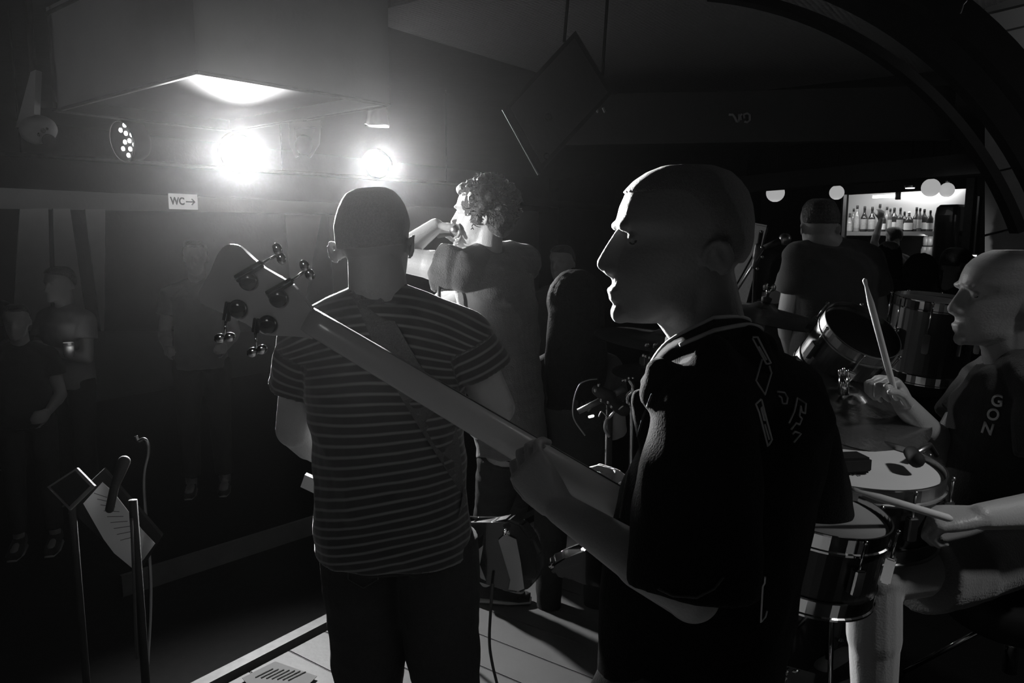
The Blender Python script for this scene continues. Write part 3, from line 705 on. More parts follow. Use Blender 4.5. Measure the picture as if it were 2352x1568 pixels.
# led lamp seen from the side
r = .108; d = Vector((.42, -1.0, -.05)).normalized(); d = (Vector((-1.05, 1.0, 1.9)) - LAMP_C).normalized()
view = (CAM - LAMP_C).normalized(); sidev = view.cross(Vector((0, 0, 1))).normalized()
d = (view * .52 - sidev * (.85 if sidev.x > 0 else -.85) + Vector((0, 0, -.12))).normalized()
g = empty('led_stage_lamp', LAMP_C, 'round stage lamp with separate bright leds, turned sideways at the left', 'stage lamp')
Form().lathe(LAMP_C, [(.001, -.071), (r * .5, -.07), (r * .9, -.06), (r, -.04), (r * 1.02, .05), (r * .99, .052), (r * .95, .0), (.001, -.002)], d, 32, caps=False).build('housing', 'matt_black', g, smooth=True)
R_ = frame(d, (0, 0, 1)); k = 0
Form().lathe(LAMP_C, [(r * 1.02, .048), (r * 1.05, .052), (r * 1.02, .056), (r * .99, .052), (r * 1.02, .048)], d, 32, caps=False).build('front_ring', 'led_body', g, smooth=True)
for ring_, n_ in ((0, 1), (.045, 5), (.086, 10)):
    for j in range(n_):
        if ring_ == .086 and j % 3 == 1: continue
        a = 2 * PI * j / n_ + ring_ * 9; c = LAMP_C + R_ @ Vector((ring_ * math.cos(a), ring_ * math.sin(a), .004))
        Form().lathe(c, [(.0125, 0), (.0125, .006), (.008, .010)], d, 12).build('led', 'led', g, smooth=True)
Form().tube([LAMP_C - d * .04 + Vector((0, 0, .1)), Vector((LAMP_C.x, LAMP_C.y, CEIL))], .008, 8).build('yoke', 'matt_black', g)
# moving-head fixture, upper left
c = at(88, 298, 3.9)
g = empty('moving_head_lamp', c, 'unlit egg-shaped moving head lamp hanging at the far upper left', 'stage lamp')
f = Form(); f.ell(c, (.085, .09, .07), orient(0, 0, -18)); f.build('head', 'wall', g, voxel=.01, iters=2)
Form().slab([at(70, 165, 3.85), at(82, 160, 3.85), at(78, 262, 3.85), at(58, 285, 3.85), at(36, 292, 3.85), at(46, 255, 3.85)], Vector((0, .05, 0))).build('yoke', 'wall', g)
Form().slab([at(62, 230, 3.95), at(120, 232, 3.95), at(122, 246, 3.95), at(62, 250, 3.95)], Vector((0, .04, 0))).build('bracket', 'dark_paint', g)
Form().tube([at(76, 168, 3.87), at(80, 168, 3.87) + Vector((0, 0, CEIL - at(80, 168, 3.87).z))], .015, 8).build('hanging_rod', 'matt_black', g)
for x, y, rr in ((99, 300, .014), (90, 309, .011), (108, 296, .008)):
    Form().ell(at(x, y, 3.815), (rr * .8, rr * .8, rr * .8)).build('vent_hole', 'matt_black', g, smooth=True)
Form().lathe(at(112, 322, 3.86), [(.03, 0), (.03, .02)], at(124, 334, 3.7) - at(112, 322, 3.86), 20).build('lens', 'matt_black', g)
# unlit scanner between the two bright lamps
c = at(698, 322, 5.0)
g = empty('unlit_scanner_lamp', c, 'unlit ball-shaped lamp in a yoke between the two bright lamps', 'stage lamp')
f = Form(); f.ell(c + Vector((.0, 0, -.03)), (.055, .06, .065)); f.build('head', 'dark_paint', g, smooth=True)
for x0, x1, x2 in ((666, 664, 678), (735, 732, 712)): Form().slab([at(x0, 285, 5.0), at(x0 + (8 if x0 < 700 else -8), 285, 5.0), at(x2 + (6 if x0 < 700 else -6), 358, 5.0), at(x2, 362, 5.0), at(x1, 330, 5.0)], Vector((0, .03, 0))).build('yoke_arm', 'wall', g)
Form().slab([at(664, 280, 5.0), at(736, 276, 5.0), at(736, 290, 5.0), at(664, 294, 5.0)], Vector((0, .05, 0))).build('base', 'wall', g)
Form().tube([at(700, 280, 5.02), at(700, 280, 5.02) + Vector((0, 0, CEIL - at(700, 280, 5.02).z))], .01, 8).build('hanging_rod', 'matt_black', g)
# lamp above the right bright lamp, its rim's caught light put in as a glow
c = at(866, 270, 4.75)
g = empty('downward_lamp', c, 'small lamp pointing down with a bright lower rim, above the right bright lamp', 'stage lamp')
Form().lathe(c, [(.035, .08), (.06, .06), (.075, -.045), (.07, -.05)], (0, 0, 1), 24).build('housing', 'led_body', g, smooth=True)
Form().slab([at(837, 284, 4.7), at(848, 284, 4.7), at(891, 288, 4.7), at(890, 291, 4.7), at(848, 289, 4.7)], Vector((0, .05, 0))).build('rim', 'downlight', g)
Form().tube([c + Vector((0, 0, .06)), Vector((c.x, c.y, CEIL))], .01, 8).build('hanging_rod', 'matt_black', g)

# ---------------------------------------------------------------- loudspeaker hung from the ceiling, corner down
Ys = 2.75
P = [at(1154, 252, Ys), at(1236, 402, Ys), at(1408, 212, Ys + .18), at(1322, 70, Ys + .18)]
nrm = (P[1] - P[0]).cross(P[2] - P[1]).normalized(); nrm = nrm if nrm.y > 0 else -nrm
g = empty('hanging_loudspeaker', (P[0] + P[2]) / 2, 'dark loudspeaker hung corner down from the ceiling above the singer', 'loudspeaker')
ctr = (P[0] + P[1] + P[2] + P[3]) / 4; f = Form(); f.skin_rings([f.ring(P), f.ring([p + nrm * .03 + (ctr - p) * .40 for p in P]), f.ring([ctr + (p - ctr) * .45 + nrm * .10 + ray(1300, 235).normalized() * .18 for p in P])]); f.build('cabinet', 'matt_black', g)
ins = [P[0].lerp(P[2], .06), P[1].lerp(P[3], .07), P[2].lerp(P[0], .06), P[3].lerp(P[1], .06)]
Form().slab([p - nrm * .004 for p in ins], -nrm * .006).build('side_plate', 'dark_paint', g, bevel=.002)
Form().tube([P[0] - nrm * .002, P[1] - nrm * .002], .0035, 8).build('edge_strip', 'dull_metal', g)
for x, y, rr in ((1252, 361, .011), (1256, 272, .013)):
    q = at(x, y, Ys + .0); d_ = ray(x, y); q = CAM + d_ * ((P[0] - CAM).dot(nrm) / d_.dot(nrm)) - nrm * .012
    Form().lathe(q, [(rr, 0), (rr, .006), (rr * .6, .009)], -nrm, 16).build('bolt', 'matt_black', g, smooth=True)
for k in (P[3], P[2]): Form().tube([k + nrm * .1, Vector((k.x, k.y + .1, CEIL))], .006, 6).build('hanging_chain', 'matt_black', g)

# faint painted strokes on the far beam
g = empty('wall_lettering', at(1700, 272, 5.0), 'faint pale painted letters high on the dark beam, right of the bald bassist', 'lettering')
bm_ = Form().box(at(1690, 270, 5.06), (2.6, .08, .32), orient(-8)).build('board', 'dark_paint', g)
for pts in ([(1674, 263), (1683, 263), (1688, 270), (1692, 279), (1696, 279)], [(1697, 262), (1698, 272), (1696, 280)], [(1702, 276), (1700, 266), (1704, 262)], [(1710, 272), (1708, 263), (1716, 260), (1722, 264), (1722, 276), (1716, 281), (1710, 279)]):
    Form().tube([at(x, y, 4.99) for x, y in pts], .008, 6).build('stroke', 'pale_board', g, smooth=True)
for x in (1369, 1385): 
    o = Form().tube([at(x, 247, 4.6), at(x + 5, 258, 4.6)], .008, 6).build('ceiling_hook', 'dull_metal'); tag(o, '%s of two small pale hooks high on the dark wall beside the hanging loudspeaker' % ('left' if x < 1375 else 'right'), 'hook')
# ================================================================= bald bassist in the black jersey
Z = Vector((0, 0, 1))
C = at(1568, 548, 1.16)
RB = orient(92, 0, 0)
s_b = 1.0
root = empty('person', at(1620, 1100, 1.2) * 1 , 'bald bassist in a black jersey seen in profile, playing the bass at the front', 'person')
root.location.z = 0
SL, SR = at(1612, 948, 1.04), at(1806, 905, 1.36)
N = at(1628, 770, 1.19)
EL, WL = at(1590, 1365, .98), at(1288, 1168, 1.155)
ER, WR = at(1868, 1255, 1.50), at(1480, 1165, 1.46)
PB = at(1600, 1480, 1.25)
fw = Vector((-.87, .5, 0)); lt = Vector((.5, .87, 0))
f = Form()
mid = (SL + SR) / 2
def TB(z, a, b, off=0, sh=0): 
    t = (z - PB.z) / (mid.z - PB.z); c = PB.lerp(mid, t); c.z = z; return (c + fw * off + lt * sh, lt * a, fw * b)
f.loft([TB(PB.z - .12, .12, .09), TB(PB.z, .16, .11), TB(lerp(PB.z, mid.z, .4), .14, .11), TB(lerp(PB.z, mid.z, .75), .155, .11), TB(mid.z - .03, .12, .06), TB(mid.z + .03, .07, .045)], 28, 2.3)
f.chain([mid, SL], [.045, .042]); f.chain([mid, SR], [.045, .042])
f.chain([SL, SL.lerp(EL, .5), EL, EL.lerp(WL, .35), WL], [.042, .044, .038, .040, .026], 18)
f.chain([SR, SR.lerp(ER, .5), ER, ER.lerp(WR, .35), WR], [.042, .044, .038, .040, .026], 18)
LB = head(f, C, RB, s_b, neck=N, neck_r=.055)
f.cap(N, .055, mid + Vector((0, 0, .0)), .045, 20)
# fretting hand: thumb behind the neck, fingers round its far side
hand(f, WL, (at(1190, 1045, 1.20) - WL), Vector((.15, .9, .3)), thumb_side=1, size=.178, curl=(38, 50, 35), thumb=(30, 5))
hand(f, WR, (at(1370, 1080, 1.44) - WR), Vector((-.3, .45, -.8)), thumb_side=-1, size=.178, curl=(30, 35, 25), thumb=(45, 15))
# legs
HLb, HRb = PB + lt * -.09, PB + lt * .09
KLb, KRb = Vector((HLb.x - .17, HLb.y + .05, .50)), Vector((HRb.x - .06, HRb.y + .1, .47))
ALb, ARb = Vector((KLb.x + .04, KLb.y, .08)), Vector((KRb.x + .05, KRb.y, .08))
for a, b, c in ((HLb, KLb, ALb), (HRb, KRb, ARb)):
    f.chain([a, b, b.lerp(c, .3), c], [.085, .058, .056, .038]); f.cap(c - Z * .03, .038, c + fw * .14 - Z * .045, .03)
body = f.build('body', 'skin2', root, voxel=.0034, iters=7)
# eyes: lids are in the head, a lash line and eyeball catch the light
for q in (-1, 1):
    Form().ell(LB(q * .030, 466, 622), (.009, .009, .009)).build('eyeball', 'black', root, smooth=True)
scalp(C, RB, s_b, 'shaved_hair', 'scalp2', root, back=800, grow=1.014, voxel=.004)
# jersey
g = Form(); i = .03
def TJ(z, a, b, off=0, sh=0): c, x, y = TB(z, a + i, b + i, off, sh); return c, x, y
g.loft([TJ(PB.z - .20, .17, .12), TJ(PB.z - .05, .165, .12), TJ(lerp(PB.z, mid.z, .35), .155, .125, .02), TJ(lerp(PB.z, mid.z, .7), .155, .12, .015), TJ(mid.z - .03, .15, .10), TJ(mid.z + .02, .11, .07)], 40, 2.5)
nb = at(1622, 800, 1.19)
g.loft([(mid - Z * .02, lt * .15, fw * .10), (mid.lerp(N, .45), lt * .105, fw * .085), (mid.lerp(N, .8), lt * .078, fw * .076), (N + Z * .0, lt * .066, fw * .068)], 32, 2.1)
for S, E, W_ in ((SL, EL, .98), (SR, ER, .98)):
    d = E - S; g.cap(mid, .08, S, .070); g.cap(mid.lerp(N, .45) + (S - mid) * .15, .062, S, .068)
    e = E + d * .0
    g.tube([S, S + d * .3, S + d * .65, S + d * W_], [.068, .080, .086, .088], 28)
g.cap(mid.lerp(SR, .7) - Z * .07, .085, PB.lerp(mid, .55) + lt * .10, .10)
ctop = [at(*c) for c in ((1640, 730, 1.10), (1700, 728, 1.15), (1720, 740, 1.22), (1664, 748, 1.31), (1560, 785, 1.30), (1508, 825, 1.24), (1494, 838, 1.17), (1536, 785, 1.11))]
cbot = [at(*c) for c in ((1640, 768, 1.06), (1720, 752, 1.12), (1752, 764, 1.23), (1690, 775, 1.36), (1560, 825, 1.36), (1492, 866, 1.27), (1472, 872, 1.15), (1520, 822, 1.06))]
for k in (0, 1, 2, 3, 7): g.cap(cbot[k] - Z * .022, .024, mid.lerp(cbot[k], .35) - Z * .06, .06, 12)
for k in (4, 5, 6): g.cap(cbot[k] - Z * .025, .016, mid.lerp(cbot[k], .7) - Z * .10, .05, 12)
g.cap(cbot[0] - Z * .05, .035, SL, .06, 14); g.cap(cbot[7] - Z * .05, .03, SL, .05, 14)
jersey = g.build('jersey', 'jersey', root, voxel=.006, iters=9, wrinkle=.007, wfreq=(5, 5, 9))
bj = bvh_of(jersey)
# trousers
g = Form()
g.loft([(PB - Z * .24, lt * .10, fw * .08), (PB - Z * .12, lt * .175, fw * .13), (PB, lt * .17, fw * .13)], 32, 2.4)
for a, b, c in ((HLb, KLb, ALb), (HRb, KRb, ARb)): g.tube([a + Z * .02, a.lerp(b, .5), b, b.lerp(c, .25)], [.11, .115, .12, .12], 28)
g.build('cargo_shorts', 'black_cloth', root, voxel=.008, iters=3, wrinkle=.01, wfreq=(6, 6, 8))
for c in (ALb, ARb):
    b = c - Z * .05; sd = lt
    so = Form().loft([(b - fw * .075, sd * .03, Z * .03), (b - fw * .04 + Z * .01, sd * .038, Z * .05), (b + fw * .08, sd * .045, Z * .035), (b + fw * .19 - Z * .01, sd * .028, Z * .018)], 20, 2.4).build('shoe', 'black_cloth', root, smooth=True)
# embroidery and collar bands laid on the jersey
def band(name, pix, wpx, bvh, m, parent, off=.004, thick=.0025, closed=False, seg=6):
    pts = []
    for a, b in zip(pix, pix[1:]):
        for k in range(seg): pts.append((lerp(a[0], b[0], k / seg), lerp(a[1], b[1], k / seg)))
    pts.append(pix[-1])
    P = [onto(bvh, x, y, off) for x, y in pts]
    # keep depth continuous across folds
    f = Form(); rr = [wpx * .5 * mpp(x, y, p.y) for (x, y), p in zip(pts, P)]
    good = [(p, r) for p, r in zip(P, rr)]
    runs = [[good[0]]]
    for a, b in zip(good, good[1:]):
        if (a[0] - b[0]).length > .05: runs.append([])
        runs[-1].append(b)
    runs = [rn for rn in runs if len(rn) > 1]
    if not runs: return f.cap(P[0], rr[0], P[-1], rr[-1]).build(name, m, parent, smooth=True)
    for rn in runs: o = Form().tube([p for p, r in rn], [r for p, r in rn], 8).build(name, m, parent, smooth=True)
    return o
ct = curve_pts(ctop + [ctop[0]], 6)[:-1]; cb = curve_pts(cbot + [cbot[0]], 6)[:-1]
f = Form(); out_ = [(b - a).normalized() for a, b in zip(ct, cb)]; nn_ = len(ct)
ra = f.ring([a for a in ct]); rb_ = f.ring([b for b in cb]); rc_ = f.ring([b - Z * .012 for b in cb]); rd_ = f.ring([a - Z * .014 for a in ct])
f.skin_rings([ra, rb_, rc_, rd_, ra], caps=False) if False else None
for A_, B_ in ((ra, rb_), (rb_, rc_), (rc_, rd_), (rd_, ra)):
    for k in range(nn_): f.bm.faces.new((A_[k], A_[(k + 1) % nn_], B_[(k + 1) % nn_], B_[k]))
collar = f.build('collar', 'jersey', root, smooth=True)
def loop_tube(name, pts, r, m, i0, i1):
    n = len(pts); Form().tube([pts[k % n] for k in range(i0, i1)], r, 8).build(name, m, collar, smooth=True)
loop_tube('collar_stripe', ct, .0036, 'white', 34, 34 + 30)
loop_tube('collar_stripe', [a.lerp(b, .85) + Z * .002 for a, b in zip(ct, cb)], .0034, 'thread', 44, 44 + 19)
kx = lambda pts, x0=1250, y0=700, s=3.1357: [(x0 + x / s, y0 + y / s) for x, y in pts]
for pts in ([(1500, 232), (1537, 232), (1632, 420), (1600, 425), (1500, 240)], [(1545, 300), (1600, 395)], [(1570, 390), (1524, 545), (1590, 645), (1636, 490), (1622, 440)],
            [(1560, 680), (1523, 715), (1548, 775), (1612, 1020), (1640, 970), (1600, 820), (1565, 682)], [(1570, 735), (1600, 830), (1583, 828), (1562, 745), (1572, 735)], [(1588, 860), (1622, 970)],
            [(1680, 625), (1730, 632), (1752, 670), (1745, 712), (1715, 712), (1708, 668), (1690, 655)],
            [(1822, 670), (1884, 712), (1878, 782), (1855, 770), (1848, 730), (1838, 800), (1856, 818), (1838, 862), (1815, 850), (1780, 895)], [(1822, 672), (1812, 720), (1800, 770), (1764, 850)], [(1790, 930), (1806, 912), (1848, 928), (1800, 988)]):
    band('embroidery', kx(pts), 4.6, bj, 'thread', root, off=.003, seg=4)
k2 = lambda pts: [(1740 + x / 5.445, 1280 + y / 5.445) for x, y in pts]
band('embroidery', k2([(95, 240), (90, 320), (66, 360), (40, 810), (100, 740), (118, 670)]), 4.2, bj, 'thread', root, off=.003, seg=4)
band('placket', [(1497, 905), (1476, 960), (1462, 1010), (1445, 1080), (1432, 1140), (1424, 1190)], 5, bj, 'dark_cloth', root)
band('sleeve_hem', [(1512, 1352), (1545, 1368), (1600, 1372), (1640, 1352), (1662, 1325)], 6, bj, 'dark_cloth', root)

# ---------------------------------------------------------------- electric bass
Yb = 1.30
bass = empty('bass_guitar', at(1100, 960, Yb), 'four-string bass seen from behind, its neck crossing the picture', 'bass guitar')
def YB(px): return lerp(1.335, 1.285, (px - 480) / 950)
hs = [(1150, 780), (1090, 700), (1030, 635), (900, 560), (740, 468), (650, 395), (560, 310), (510, 262), (470, 238), (435, 228), (400, 225), (360, 232), (330, 250), (295, 282), (265, 330), (240, 390), (215, 450), (185, 525), (150, 600), (110, 655), (82, 690), (68, 730), (66, 775), (80, 820), (105, 845), (140, 862), (300, 928), (430, 985), (560, 1045), (660, 1100), (700, 1135), (740, 1158), (820, 1166), (900, 1170), (1050, 1176), (1150, 1185), (1250, 1208), (1300, 1140), (1250, 900)]
hp = [at(440 + x / 4.479, 510 + y / 4.479, YB(440 + x / 4.479)) for x, y in hs]
f = Form(); f.slab(hp, Vector((0, .016, 0)))
f.build('headstock', 'maple', bass, bevel=.0022)
ax0, ax1 = at(716, 742, YB(716)), at(1432, 1168, YB(1432)); ad = (ax1 - ax0).normalized(); bk = Vector((0, -1, 0)); bk = (bk - ad * bk.dot(ad)).normalized(); sd = ad.cross(bk).normalized()
f = Form(); rows = []
L_ = (ax1 - ax0).length
for k in range(25):
    t = k / 24; hw = lerp(.0225, .031, t); dp_ = lerp(.017, .021, t); c = ax0 + ad * (L_ * 1.05 * t - .012) + Vector((0, .006, 0))
    if k == 0: dp_ = .010
    P = []
    for j in range(18):
        a = PI * j / 17; P.append(c + sd * hw * math.cos(a) + bk * dp_ * math.sin(a) ** .85 - Vector((0, .0, 0)))
    P += [c - sd * hw - bk * .010, c + sd * hw - bk * .010]
    rows.append(f.ring(P))
f.skin_rings(rows); f.build('neck', 'maple', bass, smooth=True)
Form().slab([ax0 + sd * .0225 - bk * .004, ax1 + sd * .031 - bk * .004, ax1 - sd * .031 - bk * .004, ax0 - sd * .0225 - bk * .004], -bk * .007).build('fingerboard', 'matt_black', bass)
bp = [(1428, 1142), (1410, 1128), (1425, 1118), (1480, 1128), (1600, 1170), (1740, 1260), (1765, 1380), (1700, 1480), (1600, 1510), (1500, 1460), (1430, 1380), (1385, 1343), (1340, 1334), (1300, 1333), (1275, 1325), (1262, 1309), (1270, 1292), (1300, 1282), (1345, 1272), (1385, 1240), (1404, 1190)]
Form().slab([at(x, y, 1.315) for x, y in bp], Vector((0, .042, 0))).build('bass_body', 'black', bass, bevel=.006)
for x, y in ((1266, 1294), (1420, 1143)): Form().lathe(at(x, y, 1.312), [(.004, 0), (.004, .006), (.0055, .009)], (0, -1, 0), 12).build('strap_button', 'chrome', bass, smooth=True)
for q in range(4):
    off_ = lerp(-.016, .016, q / 3) ; 
    cord('string', [hp[30].lerp(hp[4], .25 + .17 * q) + Vector((0, .02, 0)), ax0 + sd * off_ - bk * .016, ax1 + sd * off_ * 1.3 - bk * .018], .0011, 'dull_metal', bass, 6)
def hx(x, y, dy=0): px, py = 440 + x / 4.479, 510 + y / 4.479; return at(px, py, YB(px)) + Vector((0, dy, 0))
for gx, gy, (x0, y0), (x1, y1), (kx0, ky0), kv in ((590, 605, (470, 585), (735, 425), (900, 335), (20, 55)), (900, 780, (790, 745), (1040, 600), (1185, 500), (45, 80)),
                                       (485, 890, (400, 820), (370, 1010), (360, 1165), (75, -10)), (790, 1050, (690, 985), (670, 1130), (690, 1300), (80, -25))):
    t = Form(); a, b = hx(x0, y0, -.003), hx(x1, y1, -.003); d_ = (b - a).normalized(); 
    tn = Form().box((a + b) / 2 + Vector((0, -.003, 0)), ((b - a).length * 1.0, .0135, .006), frame((0, -1, 0), d_)).build('tuner', 'dull_metal', bass, bevel=.001)
    tn.data.materials[0] = M['black']
    Form().lathe(hx(gx, gy, -.001), [(.0165, 0), (.0165, .005), (.013, .008), (.004, .009)], (0, -1, 0), 24).build('gear_cover', 'black', tn, smooth=True)
    e = hx(kx0, ky0, -.007); Form().tube([b + Vector((0, -.004, 0)), e], .0028, 8).build('shaft', 'chrome', tn, smooth=True)
    kk = Form(); v_ = Vector((kv[0], 0, -kv[1])).normalized()
    for q in (-1, 1): kk.ell(e + v_ * q * .0085 + d_ * .003, (.011, .0045, .0085), frame((0, -1, 0), v_) @ Matrix.Rotation(PI / 2, 3, 'X'))
    kk.build('tuning_key', 'chrome', tn, smooth=True)
    Form().tube([a + Vector((0, -.009, 0)), b + Vector((0, -.009, 0))], .0012, 6).build('worm_rod', 'chrome', tn)

# ================================================================= guitarist in striped shirt, back to the camera
Yg = 1.72
J = dict(H=at(862, 545, Yg + .02), N=at(868, 655, Yg), SL=at(706, 790, Yg), SR=at(1062, 778, Yg), EL=at(676, 985, Yg + .06), WL=at(790, 1075, Yg + .36), ER=at(1140, 935, Yg + .02), WR=at(1100, 985, Yg + .27),
         P=at(905, 1215, Yg), HL=at(838, 1265, Yg), HR=at(998, 1265, Yg), KL=at(850, 1650, Yg), KR=at(1030, 1650, Yg))
J['AL'] = Vector((J['KL'].x - .02, Yg, .08)); J['AR'] = Vector((J['KR'].x + .02, Yg, .08))
for k in ('KL', 'KR'): J[k].z = .50
def stripes_post(me):
    at_ = me.attributes.new('band', 'FLOAT', 'POINT')
    S = {1: (J['SR'], J['ER']), -1: (J['SL'], J['EL'])}; ctr = (J['SL'] + J['SR']) / 2; vals = []
    for v in me.vertices:
        p = v.co; u = (p - ctr); val = p.z
        if u.z > -.16: val = p.z + u.x * u.x * 1.3 * min(1, (u.z + .16) / .16)
        val += .012 * math.sin(p.x * 9) * max(0, min(1, (-u.z - .1) * 3)) - .12 * p.x * max(0, min(1, (-u.z - .05) * 3)) 
        for q, (a, b) in S.items():
            d = (b - a); t = (p - a).dot(d) / d.length_squared; off = (p - (a + d * t)).length
            if off < .09 and t > .08 and abs(p.x - ctr.x) > abs(a.x - ctr.x) - .055 * (1 - t): val = -(p - a).dot(d.normalized()) + q * 0
        vals.append(val)
    at_.data.foreach_set('value', vals)
g1 = person('shaven-headed guitarist in a striped t-shirt standing back to the camera', J, orient(-4, 0, -4), (-.1, 1, 0), s=1.06, voxel=.005, shirt='stripes', shirt_name='striped_t_shirt',
            sleeve=.48, hs=1.02, gut=.02, neck_r=.060, ear_out=.020, shirt_inf=.012, wrinkle=.008, hair='scalp', hair_kw=dict(grow=1.008, back=760), post=stripes_post, hem=.05, torso_w=1.02,
            hands=dict(WR=dict(d=Vector((-.55, .6, .25)), n=Vector((-.3, .4, -.8)), thumb_side=-1, curl=(30, 40, 30)), WL=dict(d=Vector((-.8, .5, .3)), n=Vector((.3, .6, .3)), thumb_side=1, curl=(40, 50, 40))), pants='denim')
# back pocket
band('back_pocket', [(800, 1265), (800, 1330), (835, 1350), (868, 1330), (868, 1265), (800, 1265)], 2.4, bvh_of([c for c in g1.children if c.name.startswith('jeans')][0]), 'dark_cloth', g1, off=.002)
# his guitar at the right hip, with a wide strap
gt = empty('electric_guitar', at(1150, 1280, 1.96), 'electric guitar hanging at the striped guitarist\'s right hip on a wide strap', 'electric guitar')
gp = [(960, 1205), (1010, 1190), (1080, 1205), (1130, 1200), (1165, 1192), (1195, 1205), (1220, 1238), (1234, 1280), (1237, 1318), (1222, 1345), (1205, 1358), (1188, 1363), (1168, 1358), (1130, 1346), (1098, 1330), (1050, 1325), (990, 1330), (940, 1300), (930, 1240)]
Form().slab([at(x, y, 1.97) for x, y in gp], Vector((.02, .045, 0))).build('guitar_body', 'black', gt, bevel=.006)
Form().slab([at(x, y, 1.965) for x, y in ((1145, 1240), (1160, 1226), (1186, 1238), (1196, 1290), (1204, 1350), (1190, 1356), (1168, 1352), (1172, 1330))], Vector((0, -.004, 0))).build('back_plate', 'pale_board', gt)
Form().slab([at(x, y, 1.93) for x, y in ((1098, 1262), (1110, 1252), (1102, 1296), (1116, 1332), (1104, 1326), (1090, 1292))], Vector((0, -.004, 0))).build('scratch_plate', 'pale_board', gt)
Form().slab([at(x, y, 2.0) for x, y in ((700, 1090), (960, 1205), (950, 1240), (690, 1118))], Vector((0, .02, 0))).build('guitar_neck', 'maple', gt)
Form().lathe(at(1164, 1222, 1.95), [(.006, 0), (.011, .004), (.009, .012)], (0, -1, .3), 14).build('strap_button', 'chrome', gt, smooth=True)
Form().tube([at(1090, 1268, 1.92), at(1093, 1262, 1.92)], .004, 8).build('jack_plug', 'chrome', gt)
sh = [c for c in g1.children if c.name.startswith('striped')][0]; bs = bvh_of(sh)
f = Form(); rows = []
strap_pts = [((800, 672), (842, 655)), ((820, 700), (880, 690)), ((845, 760), (915, 752)), ((880, 840), (955, 822)), ((925, 920), (1005, 900)), ((965, 985), (1045, 960)), ((1000, 1040), (1085, 1022)), ((1035, 1095), (1122, 1085)), ((1072, 1150), (1146, 1135)), ((1116, 1192), (1156, 1168))]
prev = None
for a, b in strap_pts:
    A = onto(bs, *a, .006, 1.7); B = onto(bs, *b, .006, 1.7)
    if prev and B.y > prev.y + .12: B.y = prev.y + .03
    if B.y > A.y + .06: 
        B = at(b[0], b[1], A.y + .03)
    prev = B; rows.append(f.ring([A, B, B + Vector((0, .004, 0)), A + Vector((0, .004, 0))]))
f.skin_rings(rows); f.build('strap', 'dark_cloth', gt)
o = cord('guitar_cable', curve_pts([at(1132, 1340, 1.93), at(1127, 1400, 1.9), at(1124, 1470, 1.9), at(1130, 1520, 1.9), at(1143, 1575, 1.9), at(1165, 1660, 1.9), Vector((-.02, 1.9, .012)), Vector((.3, 1.6, .012))]), .0042, 'rubber')
tag(o, 'black guitar cable hanging from the guitar at the striped man\'s hip to the floor', 'cable')

# ================================================================= singer, arm raised to the mouth
Yv = 3.0
J = dict(H=at(1108, 488, Yv), N=at(1118, 568, Yv), SL=at(1062, 622, Yv - .12), SR=at(1200, 604, Yv + .16), EL=at(905, 592, Yv - .06), WL=at(1000, 517, Yv - .02), ER=at(1010, 700, Yv + .2), WR=at(1062, 668, Yv + .1),
         P=at(1175, 1010, Yv + .05), HL=at(1155, 1055, Yv), HR=at(1200, 1055, Yv + .16))
foot = at(1118, 1385, 3.22); J['AL'] = Vector((foot.x, 3.22, .09)); J['AR'] = Vector((J['HR'].x - .1, 3.7, .09)); J['KL'] = (J['HL'] + J['AL']) / 2 + Vector((-.02, .08, 0)); J['KR'] = (J['HR'] + J['AR']) / 2 + Vector((.02, .05, 0))
J['WL'] = at(1000, 520, Yv - .02); 
sg_ = person('curly-haired singer with raised elbow, mouth at the microphone', J, orient(72, 0, 3), (-.85, .45, 0), s=1.0, voxel=.005, skin='skin', shirt='grey_cloth', sleeve=.36, pants='denim', hs=1.02, foot=Vector((1, -.12, 0)), arm_r=1.15,
             hands=dict(WL=dict(d=Vector((.92, .1, -.12)), n=Vector((.2, -.25, -.9)), thumb_side=1, curl=(50, 60, 40), size=.17), WR=dict(d=Vector((-.2, -.2, .8)), n=Vector((-.6, -.2, 0)), thumb_side=1, curl=(50, 60, 40))), shirt_inf=.02, beard=.004, sleeve_r=1.05, shoes=True, wrinkle=.01)
# curly hair: lumps plus many small locks
f = Form(); Hc, Hr = J['H'], orient(72, 0, 3); rnd = random.Random(3)
def HL_(x, y, z): return Hc + Hr @ Vector((x, y, z))
f.ell(HL_(0, -.025, .035), (.098, .112, .098), Hr); f.ell(HL_(0, -.075, -.01), (.085, .065, .085), Hr); f.ell(HL_(0, .062, .085), (.055, .04, .028), Hr)
for k in range(70):
    a, b = rnd.uniform(-PI, PI), rnd.uniform(-.75, 1.5); v = Vector((math.cos(b) * math.sin(a), math.cos(b) * math.cos(a), math.sin(b)))
    if v.y > .45 and v.z < .55: continue
    p = HL_(v.x * .095, -.03 + v.y * .108, .03 + v.z * .10); f.ell(p, (.019, .019, .019))
hairm = f.build('curly_hair', 'hair', sg_, voxel=.006, iters=1, wrinkle=.007, wfreq=(45, 45, 45))
f = Form()
for k in range(420):
    a, b = rnd.uniform(-PI, PI), rnd.uniform(-.9, 1.5); v = Vector((math.cos(b) * math.sin(a), math.cos(b) * math.cos(a), math.sin(b)))
    if v.y > .45 and v.z < .5: continue
    p = HL_(v.x * .10, -.03 + v.y * .113, .03 + v.z * .105); o_ = (Hr @ v); t_ = Vector((rnd.uniform(-1, 1), rnd.uniform(-1, 1), rnd.uniform(-1, .6))).normalized()
    f.tube([p - o_ * .01, p + o_ * .012 + t_ * .006, p + o_ * .013 + t_ * .012, p + o_ * .008 + t_ * .018], [.0022, .002, .0014, .0006], 5)
q = f.build('locks', 'hair', hairm, smooth=True); q['kind'] = 'stuff'
